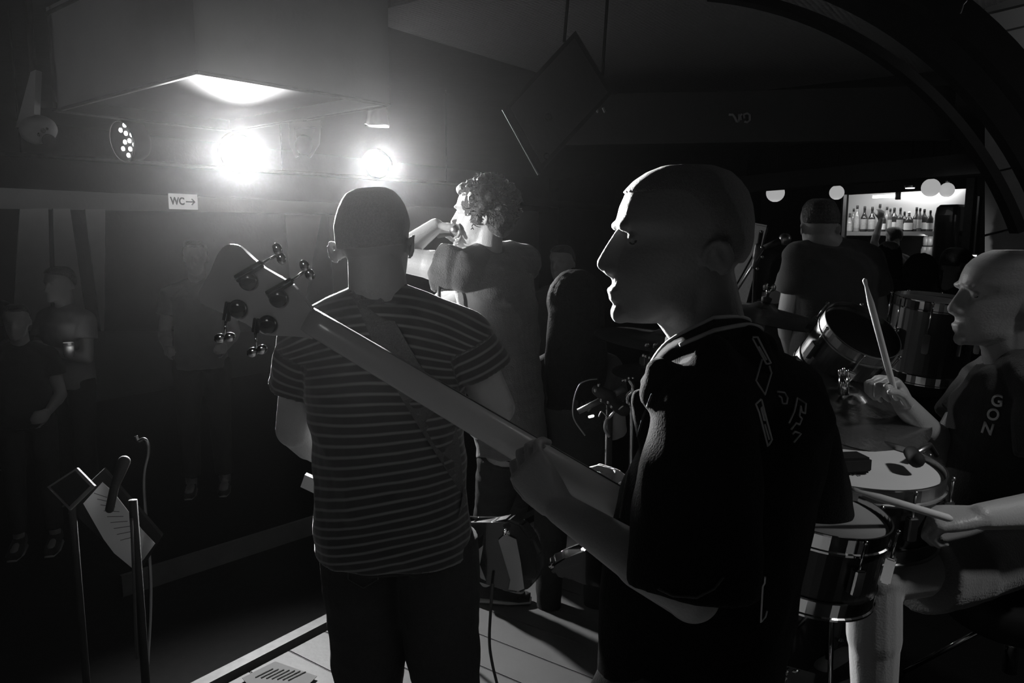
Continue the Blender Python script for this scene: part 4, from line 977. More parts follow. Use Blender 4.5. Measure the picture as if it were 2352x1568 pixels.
# microphone
f = at(1038, 530, Yv - .05)
mic = empty('microphone', f, 'handheld microphone in the singer\'s raised fist at his mouth', 'microphone')
Form().ell(at(1046, 527, Yv - .03), (.024, .024, .024)).build('mic_grille', 'dull_metal', mic, smooth=True)
Form().tube([at(1042, 530, Yv + .01), at(1022, 536, Yv + .01), at(1004, 541, Yv + .01)], [.017, .013, .011], 14).build('handle', 'matt_black', mic, smooth=True)
o = Form().tube([at(1008, 626, 2.85), at(1008, 700, 2.85), Vector((at(1008, 700, 2.85).x, 2.85, .03))], .0075, 12).build('mic_stand', 'trim', smooth=True)
tag(o, 'pale thin microphone stand tube just below the singer\'s raised arm', 'microphone stand')
# shoe stripes on the visible shoe
shoe = [c for c in sg_.children if c.name.startswith('shoe')][0]; bsh = bvh_of(shoe)
for x in (1146, 1160, 1174): band('shoe_stripe', [(x, 1404), (x + 9, 1419)], 6, bsh, 'thread', sg_, off=.003, seg=3)
# ================================================================= drummer
Yd = 1.9
J = dict(H=at(2305, 674, Yd), N=at(2322, 810, Yd + .02), SL=at(2400, 900, Yd - .16), SR=at(2262, 880, Yd + .17), EL=at(2440, 1165, Yd - .28), WL=at(2252, 1186, Yd - .42), ER=at(2168, 1035, Yd + .12), WR=at(2078, 930, Yd - .05),
         P=at(2330, 1240, Yd + .02), HL=at(2330, 1270, Yd - .10), HR=at(2300, 1255, Yd + .10), KL=at(2008, 1320, Yd - .36), KR=at(2075, 1180, Yd + .2))
J['AL'] = Vector((J['KL'].x + .03, J['KL'].y, .43)); J['AR'] = Vector((J['KR'].x - .1, J['KR'].y, .43))
dr = person('bald drummer in a dark t-shirt and shorts seated at the right', J, orient(86, 0, 0), (-.9, -.42, 0), s=1.0, voxel=.0045, skin='skin2', shirt='black_cloth', pants='grey_cloth', pants_name='shorts', pants_len=.36, sleeve=.55, hs=1.02, neck_r=.06, gut=.03,
            hands=dict(WR=dict(d=Vector((-.55, -.15, .62)), n=Vector((-.75, -.3, -.5)), thumb_side=1, curl=(60, 75, 55), thumb=(25, 10)),
                       WL=dict(d=Vector((-.95, .15, -.12)), n=Vector((-.15, .2, -.95)), thumb_side=-1, curl=(55, 75, 55), thumb=(20, 10))), shirt_inf=.022, arm_r=1.0)
shd = [c for c in dr.children if c.name.startswith('t_shirt')][0]; bd_ = bvh_of(shd)
def letter(ch, px, py, h, rot, bvh, m, parent, name='letter', sx=1.0):
    me = text_mesh(ch, 1.0, .03, .0); bm = bmesh.new(); bm.from_mesh(me)
    bmesh.ops.triangulate(bm, faces=bm.faces); bm.to_mesh(me); bm.free()
    hgt = max(v.co.y for v in me.vertices) - min(v.co.y for v in me.vertices); k = h / hgt; c_, s_ = math.cos(rot), math.sin(rot)
    base = onto(bvh, px, py, .004, Yd)
    for v in me.vertices:
        x, y = v.co.x * k * sx, v.co.y * k; X, Y2 = px + x * c_ - y * s_, py - (x * s_ + y * c_)
        p = onto(bvh, X, Y2, .0045, Yd)
        if (p - base).length > .08: p = at(X, Y2, base.y)
        v.co = p
    bm = bmesh.new(); bm.from_mesh(me); r = bmesh.ops.extrude_face_region(bm, geom=bm.faces[:])
    for v in [e for e in r['geom'] if isinstance(e, bmesh.types.BMVert)]: v.co += (CAM - v.co).normalized() * .0015
    bm.to_mesh(me); bm.free()
    return link_mesh(name, me, m, parent)
for ch, x, y, h, r_ in (('G', 2290, 921, 29, -.10), ('O', 2281, 953, 28, -.15), ('N', 2268, 985, 27, -.30)): letter(ch, x, y, h, r_, bd_, 'white', dr)
# pleated cuff of the shorts catching the light
for q in (-1, 1): Form().ell(dr and (J['H'] + orient(86) @ Vector((q * .030, .080, -.001))), (.0095, .0095, .0095)).build('eyeball', 'black', dr, smooth=True)
def stick(a, b, label):
    a, b = Vector(a), Vector(b); d = (b - a).normalized(); L = (b - a).length
    o = Form().tube([a, a + d * .01, a + d * (L - .07), a + d * (L - .02), a + d * (L - .012), b - d * .004, b], [.005, .0075, .0072, .0035, .0045, .005, .002], 12).build('drumstick', 'stick', smooth=True)
    return tag(o, label, 'drumstick', 'drumsticks')
tipd = (at(1958, 1124, 1.32) - at(2180, 1190, 1.42)); stick(at(2180, 1190, 1.42) - tipd * .02, at(1958, 1124, 1.32), 'pale drumstick lying low over the drum, held in the drummer\'s left fist')
hd = at(2052, 890, 1.80); tp = at(1985, 640, 1.68); stick(hd + (hd - tp) * .12 , tp, 'drumstick pointing steeply up from the drummer\'s raised right fist')
# throne
c = Vector((J['P'].x + .02, J['P'].y, 0)); g = empty('drum_throne', (c.x, c.y, .35), 'round black drum throne under the seated drummer', 'stool')
zt_ = J['P'].z - .13
Form().lathe((c.x, c.y, zt_ - .10), [(.15, 0), (.165, .01), (.165, .07), (.15, .09), (.05, .095)], n=32).build('seat', 'matt_black', g, smooth=True)
Form().lathe((c.x, c.y, .45), [(.018, 0), (.018, zt_ - .55)], n=14).build('pole', 'chrome', g, smooth=True)
for k in range(3):
    a = 2 * PI * k / 3 + .5; e = Vector((c.x + .26 * math.cos(a), c.y + .26 * math.sin(a), .362)); lg = Form().tube([Vector((c.x, c.y, .62)), e], .008, 8).build('leg', 'chrome', g, smooth=True)
    Form().ell(e, (.015, .015, .012)).build('rubber_foot', 'rubber', lg, smooth=True)
# riser under the drums
o = Form().box((1.75, 2.15, .175), (2.7, 2.3, .35), orient(-10)).build('floor_riser', 'matt_black', bevel=.01); o['kind'] = 'structure'

# ================================================================= tall man in black t-shirt, back view
Ym = 3.3
J = dict(H=at(1880, 513, Ym), N=at(1905, 560, Ym), SL=at(1836, 588, Ym - .02), SR=at(1996, 596, Ym + .02), EL=at(1806, 735, Ym + .02), WL=at(1822, 830, Ym + .18), ER=at(2020, 735, Ym + .04), WR=at(1985, 850, Ym + .2),
         P=at(1900, 935, Ym), HL=at(1870, 960, Ym), HR=at(1935, 960, Ym))
for s_, x in (('L', 1866), ('R', 1940)): J['A' + s_] = Vector((J['H' + s_].x, Ym, FLOOR + .09)); J['K' + s_] = (J['H' + s_] + J['A' + s_]) / 2
person('tall man in a dark t-shirt standing back to the camera between bassist and bar', J, orient(-8, 4, 0), (-.1, 1, 0), s=1.0, voxel=.007, skin='skin', shirt='dark_cloth', sleeve=.55, hs=.95, shirt_inf=.02, hair='hair', hair_kw=dict(grow=1.04, back=640, wrinkle=.002), torso_w=1.0, wrinkle=.01, hem=.08,
       hands=dict(WL=dict(d=Vector((.2, .5, -.6)), n=Vector((.6, 0, 0)), thumb_side=1), WR=dict(d=Vector((-.2, .5, -.6)), n=Vector((-.6, 0, 0)), thumb_side=-1)))

# ================================================================= crowd
def standing(px, py, Y, label, yaw=0, s=1.0, shirt='black_cloth', hair='hair', arm=None, skin='skin', hs=1.0, lean=0, hk=None, sleeve=.5, floor=FLOOR, dx=0):
    """head centre at the pixel, feet on the floor below; yaw 0 faces away from the camera"""
    H = at(px, py, Y); R3 = orient(yaw); f_ = R3 @ Vector((0, 1, 0)); l_ = R3 @ Vector((1, 0, 0))
    hgt = H.z - floor + .1; k = hgt / 1.72
    base = H - f_ * .03
    J = dict(H=H, N=base - Z * .155 * k, SL=base - l_ * .175 * k * s - Z * .255 * k, SR=base + l_ * .175 * k * s - Z * .255 * k)
    P = Vector((base.x, base.y, floor)) + Z * .93 * k - f_ * lean; J['P'] = P; J['HL'] = P - l_ * .09 * k - Z * .03; J['HR'] = P + l_ * .09 * k - Z * .03
    for q, sg in (('L', -1), ('R', 1)):
        J['A' + q] = Vector((P.x, P.y, floor + .08)) + l_ * .11 * sg * k; J['K' + q] = J['H' + q].lerp(J['A' + q], .48) + f_ * .02
        J['E' + q] = J['S' + q] + l_ * .05 * sg - Z * .27 * k + f_ * .02; J['W' + q] = J['E' + q] + f_ * .17 * k - l_ * .05 * sg - Z * .08
    hands = {'WL': dict(d=f_, n=l_, thumb_side=1, r=1.2), 'WR': dict(d=f_, n=-l_, thumb_side=-1, r=1.2)}
    if arm: arm(J, f_, l_, hands)
    return person(label, J, orient(yaw, -2), f_, s=s * k, voxel=.011, skin=skin, shirt=shirt, sleeve=sleeve, hs=hs * min(k, 1.05), hair=hair, hair_kw=hk or dict(grow=1.07, back=800, voxel=.008, wrinkle=.003), hands=hands, wrinkle=.006)
def up_arm(J, f_, l_, hands):
    J['SL'] = J['SL'] + Z * .02; J['EL'] = at(2008, 556, 9.3); J['WL'] = at(2023, 505, 9.35); hands['WL'] = dict(d=Vector((.1, .2, 1)), n=Vector((0, 1, 0)), thumb_side=1, curl=(25, 30, 25), r=1.25)
p_ = at(2052, 540, 9.2)
standing(2052, 543, 9.3, 'bar worker reaching one bare arm up to the bottles', 10, s=.9, shirt='black_cloth', arm=up_arm, sleeve=.2, hs=.95, hk=dict(grow=1.12, back=1000, voxel=.012))
def long_hair(root, J_H, yaw, r=.1, drop=.3, m='dark_hair'):
    R3 = orient(yaw); f = Form(); f.ell(J_H + Z * .02, (r, r * 1.12, r * 1.15), R3)
    f.loft([(J_H - R3 @ Vector((0, .03, 0)) - Z * drop, R3 @ Vector((r * 1.05, 0, 0)), R3 @ Vector((0, r * .5, 0))), (J_H - R3 @ Vector((0, .03, 0)) - Z * drop * .5, R3 @ Vector((r * 1.1, 0, 0)), R3 @ Vector((0, r * .7, 0))), (J_H + Z * .05 - R3 @ Vector((0, .02, 0)), R3 @ Vector((r * .9, 0, 0)), R3 @ Vector((0, r * .8, 0)))], 24, 2.2)
    return f.build('long_hair', m, root, voxel=.009, iters=2, wrinkle=.004, wfreq=(40, 40, 8))
r1 = standing(2041, 585, 6.4, 'black silhouette with long hair directly below the bar worker', 0, hair=None, s=.95); long_hair(r1, at(2041, 590, 6.4), 0, .098, .3)
r1 = standing(2113, 628, 5.0, 'round-headed silhouette between the long-haired one and the cap wearer', -10, hair=None, s=.95); long_hair(r1, at(2113, 630, 5.0), -10, .105, .18)
r1 = standing(2196, 606, 5.6, 'silhouette of a person in a peaked cap turned right, behind the drummer', -75, hk=dict(grow=1.08, back=760, voxel=.008))
f = Form(); Hh = at(2196, 606, 5.6); R3 = orient(-75); f.ell(Hh + Z * .045, (.092, .112, .08), R3); f.loft([(Hh + R3 @ Vector((0, .06, .055)), R3 @ Vector((.075, 0, 0)), Vector((0, 0, .012))), (Hh + R3 @ Vector((0, .13, .045)), R3 @ Vector((.065, 0, 0)), Vector((0, 0, .008))), (Hh + R3 @ Vector((0, .17, .035)), R3 @ Vector((.04, 0, 0)), Vector((0, 0, .005)))], 16, 2.5)
f.build('peaked_cap', 'black_cloth', r1, voxel=.007, iters=1)
r1 = standing(1774, 622, 4.6, 'dark silhouette behind the microphone, left of the tall man', -5, hair=None, s=.95); long_hair(r1, at(1774, 622, 4.6), -5, .095, .12)
# dark long-haired figure between singer and bassist
r1 = standing(1322, 700, 3.2, 'black long-haired silhouette standing between singer and bassist', 5, hair=None, s=.8, shirt='black_cloth'); long_hair(r1, at(1322, 705, 3.15), 5, .12, .42)
r1 = standing(1290, 600, 5.6, 'barely lit person behind the long-haired silhouette', 150, s=1.0, shirt='dark_cloth')
# audience at the left
def phone_arm(J, f_, l_, hands):
    for q, sg in (('L', -1), ('R', 1)):
        J['E' + q] = J['S' + q] - Z * .27 + f_ * .06 + l_ * .04 * sg; J['W' + q] = J['E' + q] + f_ * .18 - l_ * .12 * sg + Z * .08
        hands['W' + q] = dict(d=f_ * .4 - l_ * sg + Z * .3, n=-f_, thumb_side=-sg, curl=(50, 60, 40), r=1.2)
r1 = standing(136, 650, 5.4, 'listener in a pale shirt looking down at a glowing cup, at the left', 165, shirt='pale_cloth', arm=phone_arm, hk=dict(grow=1.13, back=820, voxel=.01), lean=.0)
cpos = at(158, 803, 5.16)
o = Form().lathe(cpos - Z * .05, [(.028, 0), (.034, .02), (.036, .10), (.033, .10), (.03, .02), (.001, .015)], n=18, caps=False).build('candle_cup', 'glass1', smooth=True); tag(o, 'small glass with a candle glow held by the listener in the pale shirt', 'cup')
fl = Form().lathe(cpos - Z * .02, [(.004, 0), (.009, .012), (.002, .035)], n=10).build('flame', 'downlight', o, smooth=True)
ld = bpy.data.lights.new('candle_glow', 'POINT'); ld.energy = .22; ld.shadow_soft_size = .02; lo = bpy.data.objects.new('candle_glow', ld); col.objects.link(lo); lo.location = cpos + Vector((.02, -.02, .03)); lo.parent = o; lo.matrix_parent_inverse = wm(o).inverted()
standing(38, 735, 4.6, 'listener with a bare head at the far left edge, face turned to the band', 200, s=.95, hs=.98, hk=dict(grow=1.05, back=740, voxel=.008), shirt='black_cloth')
standing(448, 588, 5.7, 'shadowy listener standing under the toilet sign behind the bass head', 195, s=1.0, shirt='grey_cloth')
standing(-40, 640, 6.4, 'shadowy listener cut off by the left edge', 170, s=.95)

# ================================================================= music stand, tablet, low cable
Yt = 1.9
ms = empty('music_stand', Vector((at(310, 1250, Yt).x, Yt, 0)), 'black music stand at the lower left holding a white sheet', 'music stand')
q = at(308, 1190, Yt + .03)
Form().tube([q + Z * .05, Vector((q.x, q.y, .05))], .011, 12).build('pole', 'matt_black', ms, smooth=True)
q2 = at(299, 1300, Yt + .0); Form().tube([at(302, 1190, Yt + .01), Vector((at(299, 1300, Yt).x, Yt, .5))], .004, 8).build('cable', 'rubber', ms, smooth=True)
for k in range(3):
    a = 2 * PI * k / 3 + .3; Form().tube([Vector((q.x, q.y, .3)), Vector((q.x + .25 * math.cos(a), q.y + .25 * math.sin(a), .012))], .007, 8).build('leg', 'matt_black', ms, smooth=True)
dp2 = lambda y: Yt + .12 + (1180 - y) * .0006
Form().slab([at(x, y, dp2(y) + .02) for x, y in ((150, 1160), (238, 1078), (372, 1232), (318, 1320))], Vector((0, .01, .004))).build('desk', 'matt_black', ms)
shp = [at(x, y, dp2(y)) for x, y in ((191, 1156), (235, 1107), (262, 1132), (290, 1168), (325, 1215), (356, 1248), (330, 1284), (308, 1308), (262, 1270), (238, 1238), (215, 1198))]
o = Form().slab(shp, Vector((0, .0015, 0))).build('music_sheet', 'paper'); tag(o, 'white curling sheet of music lying on the music stand', 'sheet music')
f = Form()
for k in range(9):
    t = k / 9; a, b = Vector((lerp(222, 290, t), lerp(1128, 1250, t))), Vector((lerp(246, 330, t), lerp(1142, 1240, t))); 
    f.tube([at(a[0] - 6, a[1] + 4, dp2(a[1]) - .003), at(b[0], b[1], dp2(b[1]) - .003)], .0009, 5)
f.build('written_lines', 'grey_cloth', o)
o = Form().cap(at(252, 1168, Yt - .02), .011, at(263, 1118, Yt), .011).cap(at(263, 1118, Yt), .011, at(285, 1060, Yt + .05), .016).build('stand_microphone', 'matt_black', smooth=True); tag(o, 'black stubby microphone clip in front of the white music sheet', 'microphone')
g = empty('tablet', at(162, 1122, 2.0), 'dark framed tablet lying tilted left of the music sheet', 'tablet')
tp_ = [at(108, 1118, 1.98), at(176, 1074, 2.05), at(217, 1116, 2.03), at(160, 1172, 1.96)]
Form().slab(tp_, Vector((0, .01, -.002))).build('casing', 'grey_cloth', g)
Form().slab([tp_[i].lerp((tp_[0] + tp_[2]) / 2, .17) + Vector((0, -.002, .001)) for i in range(4)], Vector((0, -.001, 0))).build('screen', 'black', g)
q = at(165, 1160, 2.02); Form().tube([q, Vector((q.x, q.y, .02))], .01, 10).build('pole', 'matt_black', g, smooth=True)
# set list on the deck
sl = [atz(x, y, .012) for x, y in ((556, 1556), (632, 1518), (728, 1552), (690, 1590), (600, 1610))]
o = Form().slab(sl, -Z * .002).build('set_list', 'list_paper'); tag(o, 'white set list sheet lying on the stage by its edge', 'paper sheet')
f = Form()
for k in range(7):
    a = (lerp(575, 650, k / 6), lerp(1553, 1560, k / 6)); f.tube([atz(a[0] + 12, a[1] + 2, .0135), atz(a[0] + 52, a[1] - 18, .0135)], .0025, 5)
f.build('written_lines', 'grey_cloth', o)
for x, y, Y in ((320, 945, 3.4), (316, 1012, 2.6)):
    pass
o = Form().tube(curve_pts([at(312, 1001, 2.5), at(318, 1012, 2.5), at(330, 1008, 2.5), at(338, 1016, 2.5), at(340, 1040, 2.5), at(330, 1120, 2.5), Vector((at(330, 1120, 2.5).x, 2.5, .4)), Vector((at(330, 1120, 2.5).x, 2.4, .02))]), .006, 8).build('hanging_cable', 'dull_metal', smooth=True)
tag(o, 'dark cable looping down behind the music stand', 'cable')
# ================================================================= drum kit and stands
def cymbal(c, r, nrm, name, label, wing=True, group='cymbals of the drum kit', thick=.0015):
    nrm = Vector(nrm).normalized(); c = Vector(c); g = empty(name, c, label, 'cymbal', group)
    prof = [(r, 0), (r * .6, .011), (r * .26, .017), (r * .21, .024), (r * .12, .036), (.006, .04), (.005, .038), (r * .12, .033), (r * .21, .021), (r * .6, .0085), (r, -.0018)]
    Form().lathe(c, prof, nrm, 64, caps=False).build('plate', 'brass', g, smooth=True)
    if wing:
        Form().lathe(c + nrm * .04, [(.014, 0), (.016, .012), (.005, .016), (.005, .045)], nrm, 14).build('felt', 'matt_black', g, smooth=True)
        R_ = frame(nrm, (1, .2, 0)); w_ = Form().ell(c + nrm * .072, (.008, .008, .01), R_)
        for q in (-1, 1): w_.ell(c + nrm * .08 + R_ @ Vector((q * .013, 0, .004)), (.009, .003, .012), R_)
        w_.build('wing_nut', 'chrome', g, smooth=True)
    return g
def stand(top, name, label, zf=.35, foot=.2, clamp=()):
    g = empty(name, (top[0], top[1], zf), label, 'stand', 'stands of the drum kit'); top = Vector(top)
    Form().tube([top, Vector((top.x, top.y, zf + .12))], .009, 12).build('pole', 'chrome', g, smooth=True)
    for k in range(3):
        a = 2 * PI * k / 3 + top.x * 5; e = Vector((top.x + foot * math.cos(a), top.y + foot * math.sin(a), zf + .012)); lg = Form().tube([Vector((top.x, top.y, zf + .32)), e], .007, 8).build('leg', 'chrome', g, smooth=True)
        Form().ell(e, (.014, .014, .011)).build('rubber_foot', 'rubber', lg, smooth=True)
    for h in clamp:
        c = Vector((top.x, top.y, h)); cl = Form().lathe(c - Z * .02, [(.016, 0), (.018, .005), (.018, .035), (.014, .04)], n=14).build('clamp', 'chrome', g, smooth=True)
        Form().tube([c, c + Vector((.04, -.02, .01))], .004, 8).ell(c + Vector((.045, -.022, .012)), (.012, .004, .009)).build('wing_screw', 'chrome', cl, smooth=True)
    return g
c1 = at(1530, 783, 2.45); cymbal(c1, .235, (.10, -.05, 1), 'crash_cymbal', 'wide dark cymbal behind the bassist\'s chin, tip showing left of his jaw')
stand(c1 - Z * .01, 'cymbal_stand', 'stand under the wide cymbal behind the bassist\'s chin', clamp=(1.0,))
c2 = at(1492, 856, 2.3); cymbal(c2, .115, (.03, -.08, 1), 'splash_cymbal', 'small cymbal with a chrome nut just below the wide one, by the bassist\'s collar')
c3 = at(1752, 722, 2.3); cymbal(c3, .20, (.17, -.10, 1), 'ride_cymbal', 'cymbal seen edge-on behind the bassist\'s neck, with a wing nut')
stand(c3 - Z * .01, 'cymbal_stand', 'stand under the edge-on cymbal behind the bassist\'s neck', clamp=(.95,))
c5 = at(1940, 918, 1.95); cymbal(c5, .215, (.14, -.42, 1), 'hi_hat_cymbal', 'large bronze cymbal tilted towards the camera beside the drummer\'s raised fist', wing=False)
Form().tube([c5 - Z * .05, at(1938, 862, 1.9)], .006, 10).build('rod', 'chrome', bpy.data.objects['hi_hat_cymbal'], smooth=True)
f = Form()
for q in (-1, 0, 1): f.ell(at(1938 + q * 9, 857 - (q == 0) * 4, 1.9), (.005, .004, .011))
f.build('wing_nut', 'chrome', bpy.data.objects['hi_hat_cymbal'], smooth=True)
Form().lathe(at(1938, 888, 1.9), [(.013, -.02), (.013, .03)], (0, 0, 1), 14).build('clutch', 'chrome', bpy.data.objects['hi_hat_cymbal'], smooth=True)
stand(c5 - Z * .03, 'hi_hat_stand', 'stand under the large tilted cymbal beside the raised fist', clamp=(.9,))

def drum(c, r, h, nrm, name, label, headm='drum_head', lugs=8, rim='chrome', shell='drum_shell', hoop=.0):
    nrm = Vector(nrm).normalized(); c = Vector(c); g = empty(name, c - nrm * h, label, 'drum', 'drums of the kit'); R_ = frame(nrm, (1, 0, 0))
    Form().lathe(c, [(r, -h), (r, -.012)], nrm, 56, caps=True).build('shell', shell, g, smooth=False)
    Form().lathe(c, [(r * 1.0, -.012), (r * 1.005, -.002), (r * .985, .0), (.001, .0)], nrm, 56, caps=False).build('drumhead', headm, g, smooth=False)
    for zz_, nm in ((0, 'hoop'), (-h, 'hoop')):
        Form().lathe(c + nrm * zz_, [(r * 1.005, -.022), (r * 1.045, -.022), (r * 1.045, -.018), (r * 1.02, -.016), (r * 1.02, .010), (r * 1.03, .014), (r * 1.005, .014), (r * 1.005, -.022)], nrm, 56, caps=False).build(nm, rim, g, smooth=False)
    for k in range(lugs):
        a = 2 * PI * k / lugs + .2; u = R_ @ Vector((math.cos(a), math.sin(a), 0)); b = c + u * (r * 1.03)
        lg = Form().box(b - nrm * h * .5 + u * .008, (.018, .022, min(h * .4, .07)), frame(nrm, u)).build('lug', rim, g, bevel=.003)
        Form().tube([b + u * .008 + nrm * .008, b + u * .008 - nrm * h * .4], .003, 8).ell(b + u * .008 + nrm * .012, (.005, .005, .005)).build('tension_rod', rim, lg, smooth=True)
    return g
snare = drum(at(1962, 1067, 1.66), .180, .13, (.02, -.06, 1), 'snare_drum', 'white-headed snare drum between bassist and drummer, lit from the right', lugs=8, rim='dull_metal')
cs = at(1962, 1067, 1.66)
o = Form().box(at(1950, 1066, 1.62) + Z * .004, (.075, .06, .035), orient(8)).build('damping_block', 'matt_black', bevel=.006); tag(o, 'black damping block lying on the white drum by the bassist\'s sleeve', 'damper')
o = Form().tube(kx_ := [at(1952, 1093, 1.5) + Z * .004, at(1958, 1096, 1.5) + Z * .004, at(1964, 1093, 1.5) + Z * .004, at(1969, 1097, 1.5) + Z * .004, at(1976, 1096, 1.5) + Z * .004], .001, 5).build('printed_script', 'ink', snare)
mc = empty('drum_microphone', at(2100, 1045, 1.7), 'stubby black microphone clipped over the right rim of the white drum', 'microphone')
Form().cap(at(2093, 1040, 1.64), .016, at(2105, 1056, 1.60), .017).build('mic_head', 'matt_black', mc, smooth=True)
Form().tube([at(2105, 1040, 1.66), at(2135, 1022, 1.74), at(2150, 1045, 1.76)], .007, 8).build('arm', 'dull_metal', mc, smooth=True)
drum(at(1880, 1176, 1.42), .128, .13, (.12, -.10, 1), 'side_drum', 'grey-headed drum with chrome hoop beside the bassist\'s hip', headm='drum_head2', lugs=8)
drum(at(1976, 764, 2.05), .105, .14, (.30, -.75, 1), 'rack_tom', 'small tom drum tilted to the camera with a glossy dark head', headm='black', lugs=6, rim='dull_metal')
drum(at(2152, 692, 2.7), .135, .26, (.05, -.10, 1), 'floor_tom', 'dark drum with a shiny hoop just left of the drummer\'s face', headm='drum_head2', lugs=8, shell='drum_shell')
c = at(1690, 1420, 1.95)
g = empty('bass_drum', c, 'dark bass drum low behind the bassist, its rim strips catching light', 'drum', 'drums of the kit')
ax = Vector((.55, -.8, .08)).normalized(); rb = .235; c = at(1805, 1425, 2.0)
Form().lathe(c, [(rb, -.36), (rb, 0)], ax, 56).build('shell', 'drum_shell', g)
Form().lathe(c, [(rb * .985, .0), (rb * .985, .006), (.001, .006)], ax, 56, caps=False).build('drumhead', 'dark_paint', g)
for q in (0, -.36): Form().lathe(c + ax * q, [(rb * 1.0, -.02), (rb * 1.05, -.02), (rb * 1.05, .022), (rb, .022), (rb, -.02)], ax, 56, caps=False).build('hoop', 'wood', g)
Ra = frame(ax, (0, 0, 1))
for k in range(8):
    a = 2 * PI * k / 8 + .3; u = Ra @ Vector((math.cos(a), math.sin(a), 0)); lg = Form().box(c + u * (rb + .012) - ax * .1, (.02, .03, .07), frame(ax, u)).build('lug', 'chrome', g, bevel=.004)
    Form().tube([c + u * rb * 1.07 + ax * .03, c + u * (rb + .014) - ax * .1], .0035, 8).build('tension_rod', 'chrome', lg, smooth=True)
    Form().box(c + u * rb * 1.06 + ax * .02, (.03, .014, .02), frame(ax, u)).build('claw', 'chrome', g, bevel=.003)
g = empty('drum_pedal', at(1800, 1540, 1.8), 'chrome pedal and joints low in front of the bass drum', 'pedal')
for k, (x, y) in enumerate(((1792, 1528), (1806, 1545), (1800, 1560), (1828, 1540), (1806, 1535))):
    Form().ell(at(x, y, 1.75), (.005, .005, .011), orient(k * 30, k * 25)).build('joint', 'chrome', g, smooth=True)
Form().tube([at(1788, 1522, 1.75), at(1800, 1540, 1.76), at(1802, 1600, 1.78)], .006, 8).build('beater_shaft', 'chrome', g, smooth=True)
Form().box(at(1805, 1620, 1.75), (.10, .26, .02), orient(-30, 12)).build('footboard', 'dull_metal', g, bevel=.003)
g = empty('tom_holder', at(1812, 1360, 1.8), 'chrome holder joints between the side drum and the bass drum', 'drum mount')
Form().tube([at(1800, 1285, 1.75), at(1812, 1360, 1.8), at(1814, 1400, 1.85)], .011, 12).build('post', 'dull_metal', g, smooth=True)
for x, y in ((1806, 1362), (1822, 1358), (1811, 1380), (1803, 1388), (1843, 1330), (1866, 1332)): Form().ell(at(x, y, 1.73), (.006, .005, .009)).build('joint', 'chrome', g, smooth=True)
Form().lathe(at(1822, 1378, 1.74), [(.014, 0), (.014, .02), (.010, .022), (.010, 0)], (0, -1, 0), 18, caps=False).build('ring', 'chrome', g, smooth=True)
# percussion arm with clamps and clip microphone left of the bassist
g = empty('percussion_stand', at(1380, 918, 2.1), 'bright boom arm with clamps and knobs left of the bassist\'s chest', 'stand', 'stands of the drum kit')
Form().tube([at(1328, 945, 2.1), at(1382, 918, 2.1)], .0085, 14).build('tube', 'trim', g, smooth=True)
Form().tube([at(1405, 908, 2.1), at(1434, 892, 2.1)], .009, 14).build('tube', 'trim', g, smooth=True)
f = Form(); f.cap(at(1372, 896, 2.09), .016, at(1398, 912, 2.09), .022); f.cap(at(1390, 915, 2.08), .014, at(1432, 940, 2.1), .02)
f.build('clamp_block', 'matt_black', g, voxel=.004, iters=1)
for x, y in ((1375, 884), (1367, 896), (1381, 918), (1397, 923), (1405, 933)): Form().ell(at(x, y, 2.05), (.0045, .004, .0055)).build('clamp_bolt', 'chrome', g, smooth=True)
Form().tube([at(1361, 930, 2.1), at(1350, 944, 2.09)], .004, 8).build('wing_screw', 'trim', g, smooth=True)
Form().cap(at(1422, 939, 2.06), .0028, at(1430, 932, 2.06), .0028).build('lever', 'chrome', g, smooth=True)
Form().tube(curve_pts([at(1412, 945, 2.08), at(1400, 958, 2.08), at(1393, 963, 2.08), at(1390, 985, 2.08), at(1400, 1003, 2.08)]), .0045, 8).build('hook', 'dull_metal', g, smooth=True)
Form().tube(curve_pts([at(1375, 957, 2.1), at(1382, 945, 2.1), at(1393, 955, 2.1)]), .0022, 6).build('spring', 'dull_metal', g, smooth=True)
Form().tube([at(1400, 920, 2.12), Vector((at(1400, 920, 2.12).x, 2.12, .02))], .010, 10).build('pole', 'matt_black', g, smooth=True)
o = Form().cap(at(1354, 957, 2.05), .0038, at(1362, 955, 2.05), .0038).build('bright_speck', 'speck', smooth=True); tag(o, 'tiny bright indicator under the boom arm left of the bassist', 'lamp')  # small capsule with an emissive material
o = Form().tube(curve_pts([at(1344, 1000, 2.2), at(1318, 960, 2.2), at(1318, 920, 2.2), at(1330, 885, 2.2), at(1350, 873, 2.2), at(1372, 870, 2.2)]), .0022, 6).build('thin_cable', 'dull_metal', smooth=True); tag(o, 'thin cable bowing out left of the boom arm', 'cable')
g = empty('splash_mount', at(1488, 835, 2.28), 'knobbly chrome mount and arm holding the small cymbal', 'stand', 'stands of the drum kit')
f = Form(); f.box(at(1484, 828, 2.3), (.035, .03, .03), orient(20)).build('block', 'dull_metal', g, bevel=.005)
for x, y in ((1478, 816), (1483, 818), (1492, 821), (1445, 868), (1437, 873), (1454, 869)): Form().ell(at(x, y, 2.22), (.0045, .004, .006)).build('nut', 'chrome', g, smooth=True)
Form().tube(curve_pts([at(1446, 872, 2.26), at(1453, 885, 2.26), at(1452, 898, 2.26), at(1442, 910, 2.26), at(1442, 932, 2.26), at(1450, 1000, 2.26), Vector((at(1450, 1000, 2.26).x, 2.26, .02))]), .007, 10).build('arm', 'chrome', g, smooth=True)
Form().tube([at(1428, 874, 2.26), at(1437, 871, 2.26)], .003, 8).build('lever', 'chrome', g, smooth=True)
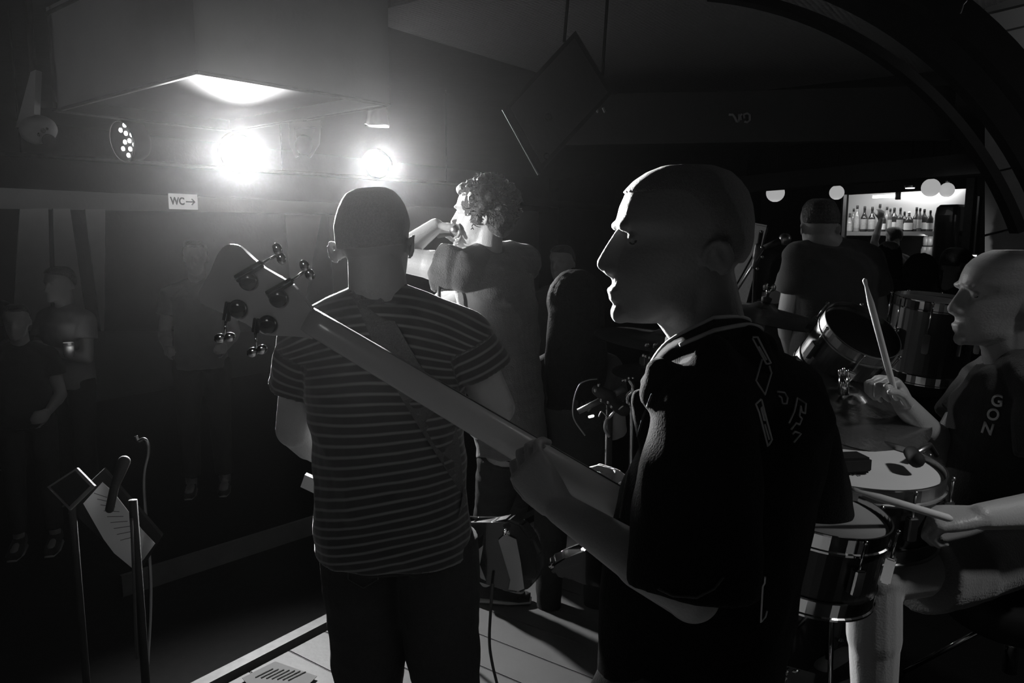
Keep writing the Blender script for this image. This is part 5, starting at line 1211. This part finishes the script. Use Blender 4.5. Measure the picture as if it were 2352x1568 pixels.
# microphone on a boom by the tall man
g = empty('boom_microphone', at(1740, 610, 3.1), 'round-headed microphone on a boom stand left of the tall man', 'microphone')
Form().ell(at(1803, 549, 3.0), (.024, .022, .024)).build('mic_grille', 'dull_metal', g, smooth=True)
Form().tube([at(1797, 551, 3.0), at(1755, 568, 3.02)], [.014, .009], 12).build('mic_body', 'matt_black', g, smooth=True)
Form().tube([at(1755, 568, 3.02), at(1690, 672, 3.1)], .005, 8).build('boom', 'dull_metal', g, smooth=True)
Form().tube([at(1733, 580, 3.1), at(1688, 660, 3.1)], .004, 8).build('boom_cable', 'matt_black', g, smooth=True)
f = Form(); f.cap(at(1740, 565, 3.05), .012, at(1738, 590, 3.05), .016); f.cap(at(1738, 590, 3.05), .014, at(1732, 612, 3.05), .010); f.build('clamp', 'trim', g, voxel=.004, iters=1)
for x, y in ((1750, 568), (1751, 590), (1740, 617), (1749, 532)): Form().ell(at(x, y, 3.02), (.006, .005, .006)).build('knob', 'dull_metal', g, smooth=True)
Form().tube([at(1749, 530, 3.06), at(1736, 600, 3.08), Vector((at(1734, 640, 3.1).x, 3.1, .36))], .009, 10).build('pole', 'matt_black', g, smooth=True)
o = Form().box(at(1702, 615, 4.2), (.16, .2, .5), orient(-15, 0, 12)).build('floor_loudspeaker', 'grille', bevel=.01); tag(o, 'black tilted loudspeaker edge just behind the bassist\'s neck', 'loudspeaker')
q = o.data; b_ = o; Form().tube([at(1702, 680, 4.2), Vector((at(1702, 680, 4.2).x, 4.2, FLOOR))], .018, 12).build('pole', 'matt_black', o, smooth=True)
for o in list(bpy.data.objects):
    if o.name.startswith('floor_loudspeaker'): pass

# ================================================================= thin haze filling the room, added to imitate lens glare
m = bpy.data.materials.new('glare_haze'); m.use_nodes = True; nt = m.node_tree; nt.nodes.clear()
out = nt.nodes.new('ShaderNodeOutputMaterial'); vs = nt.nodes.new('ShaderNodeVolumeScatter')
vs.inputs['Density'].default_value = .0005; vs.inputs['Anisotropy'].default_value = .9; vs.inputs['Color'].default_value = (1, 1, 1, 1)
nt.links.new(vs.outputs[0], out.inputs['Volume'])
hz = Form().box((-.5, 5.5, (FLOOR + CEIL) / 2), (20, 20, CEIL - FLOOR - .02)).build('haze', m)
tag(hz, 'thin added haze filling the club, imitating lens glare around the lamps', 'haze', kind='stuff')
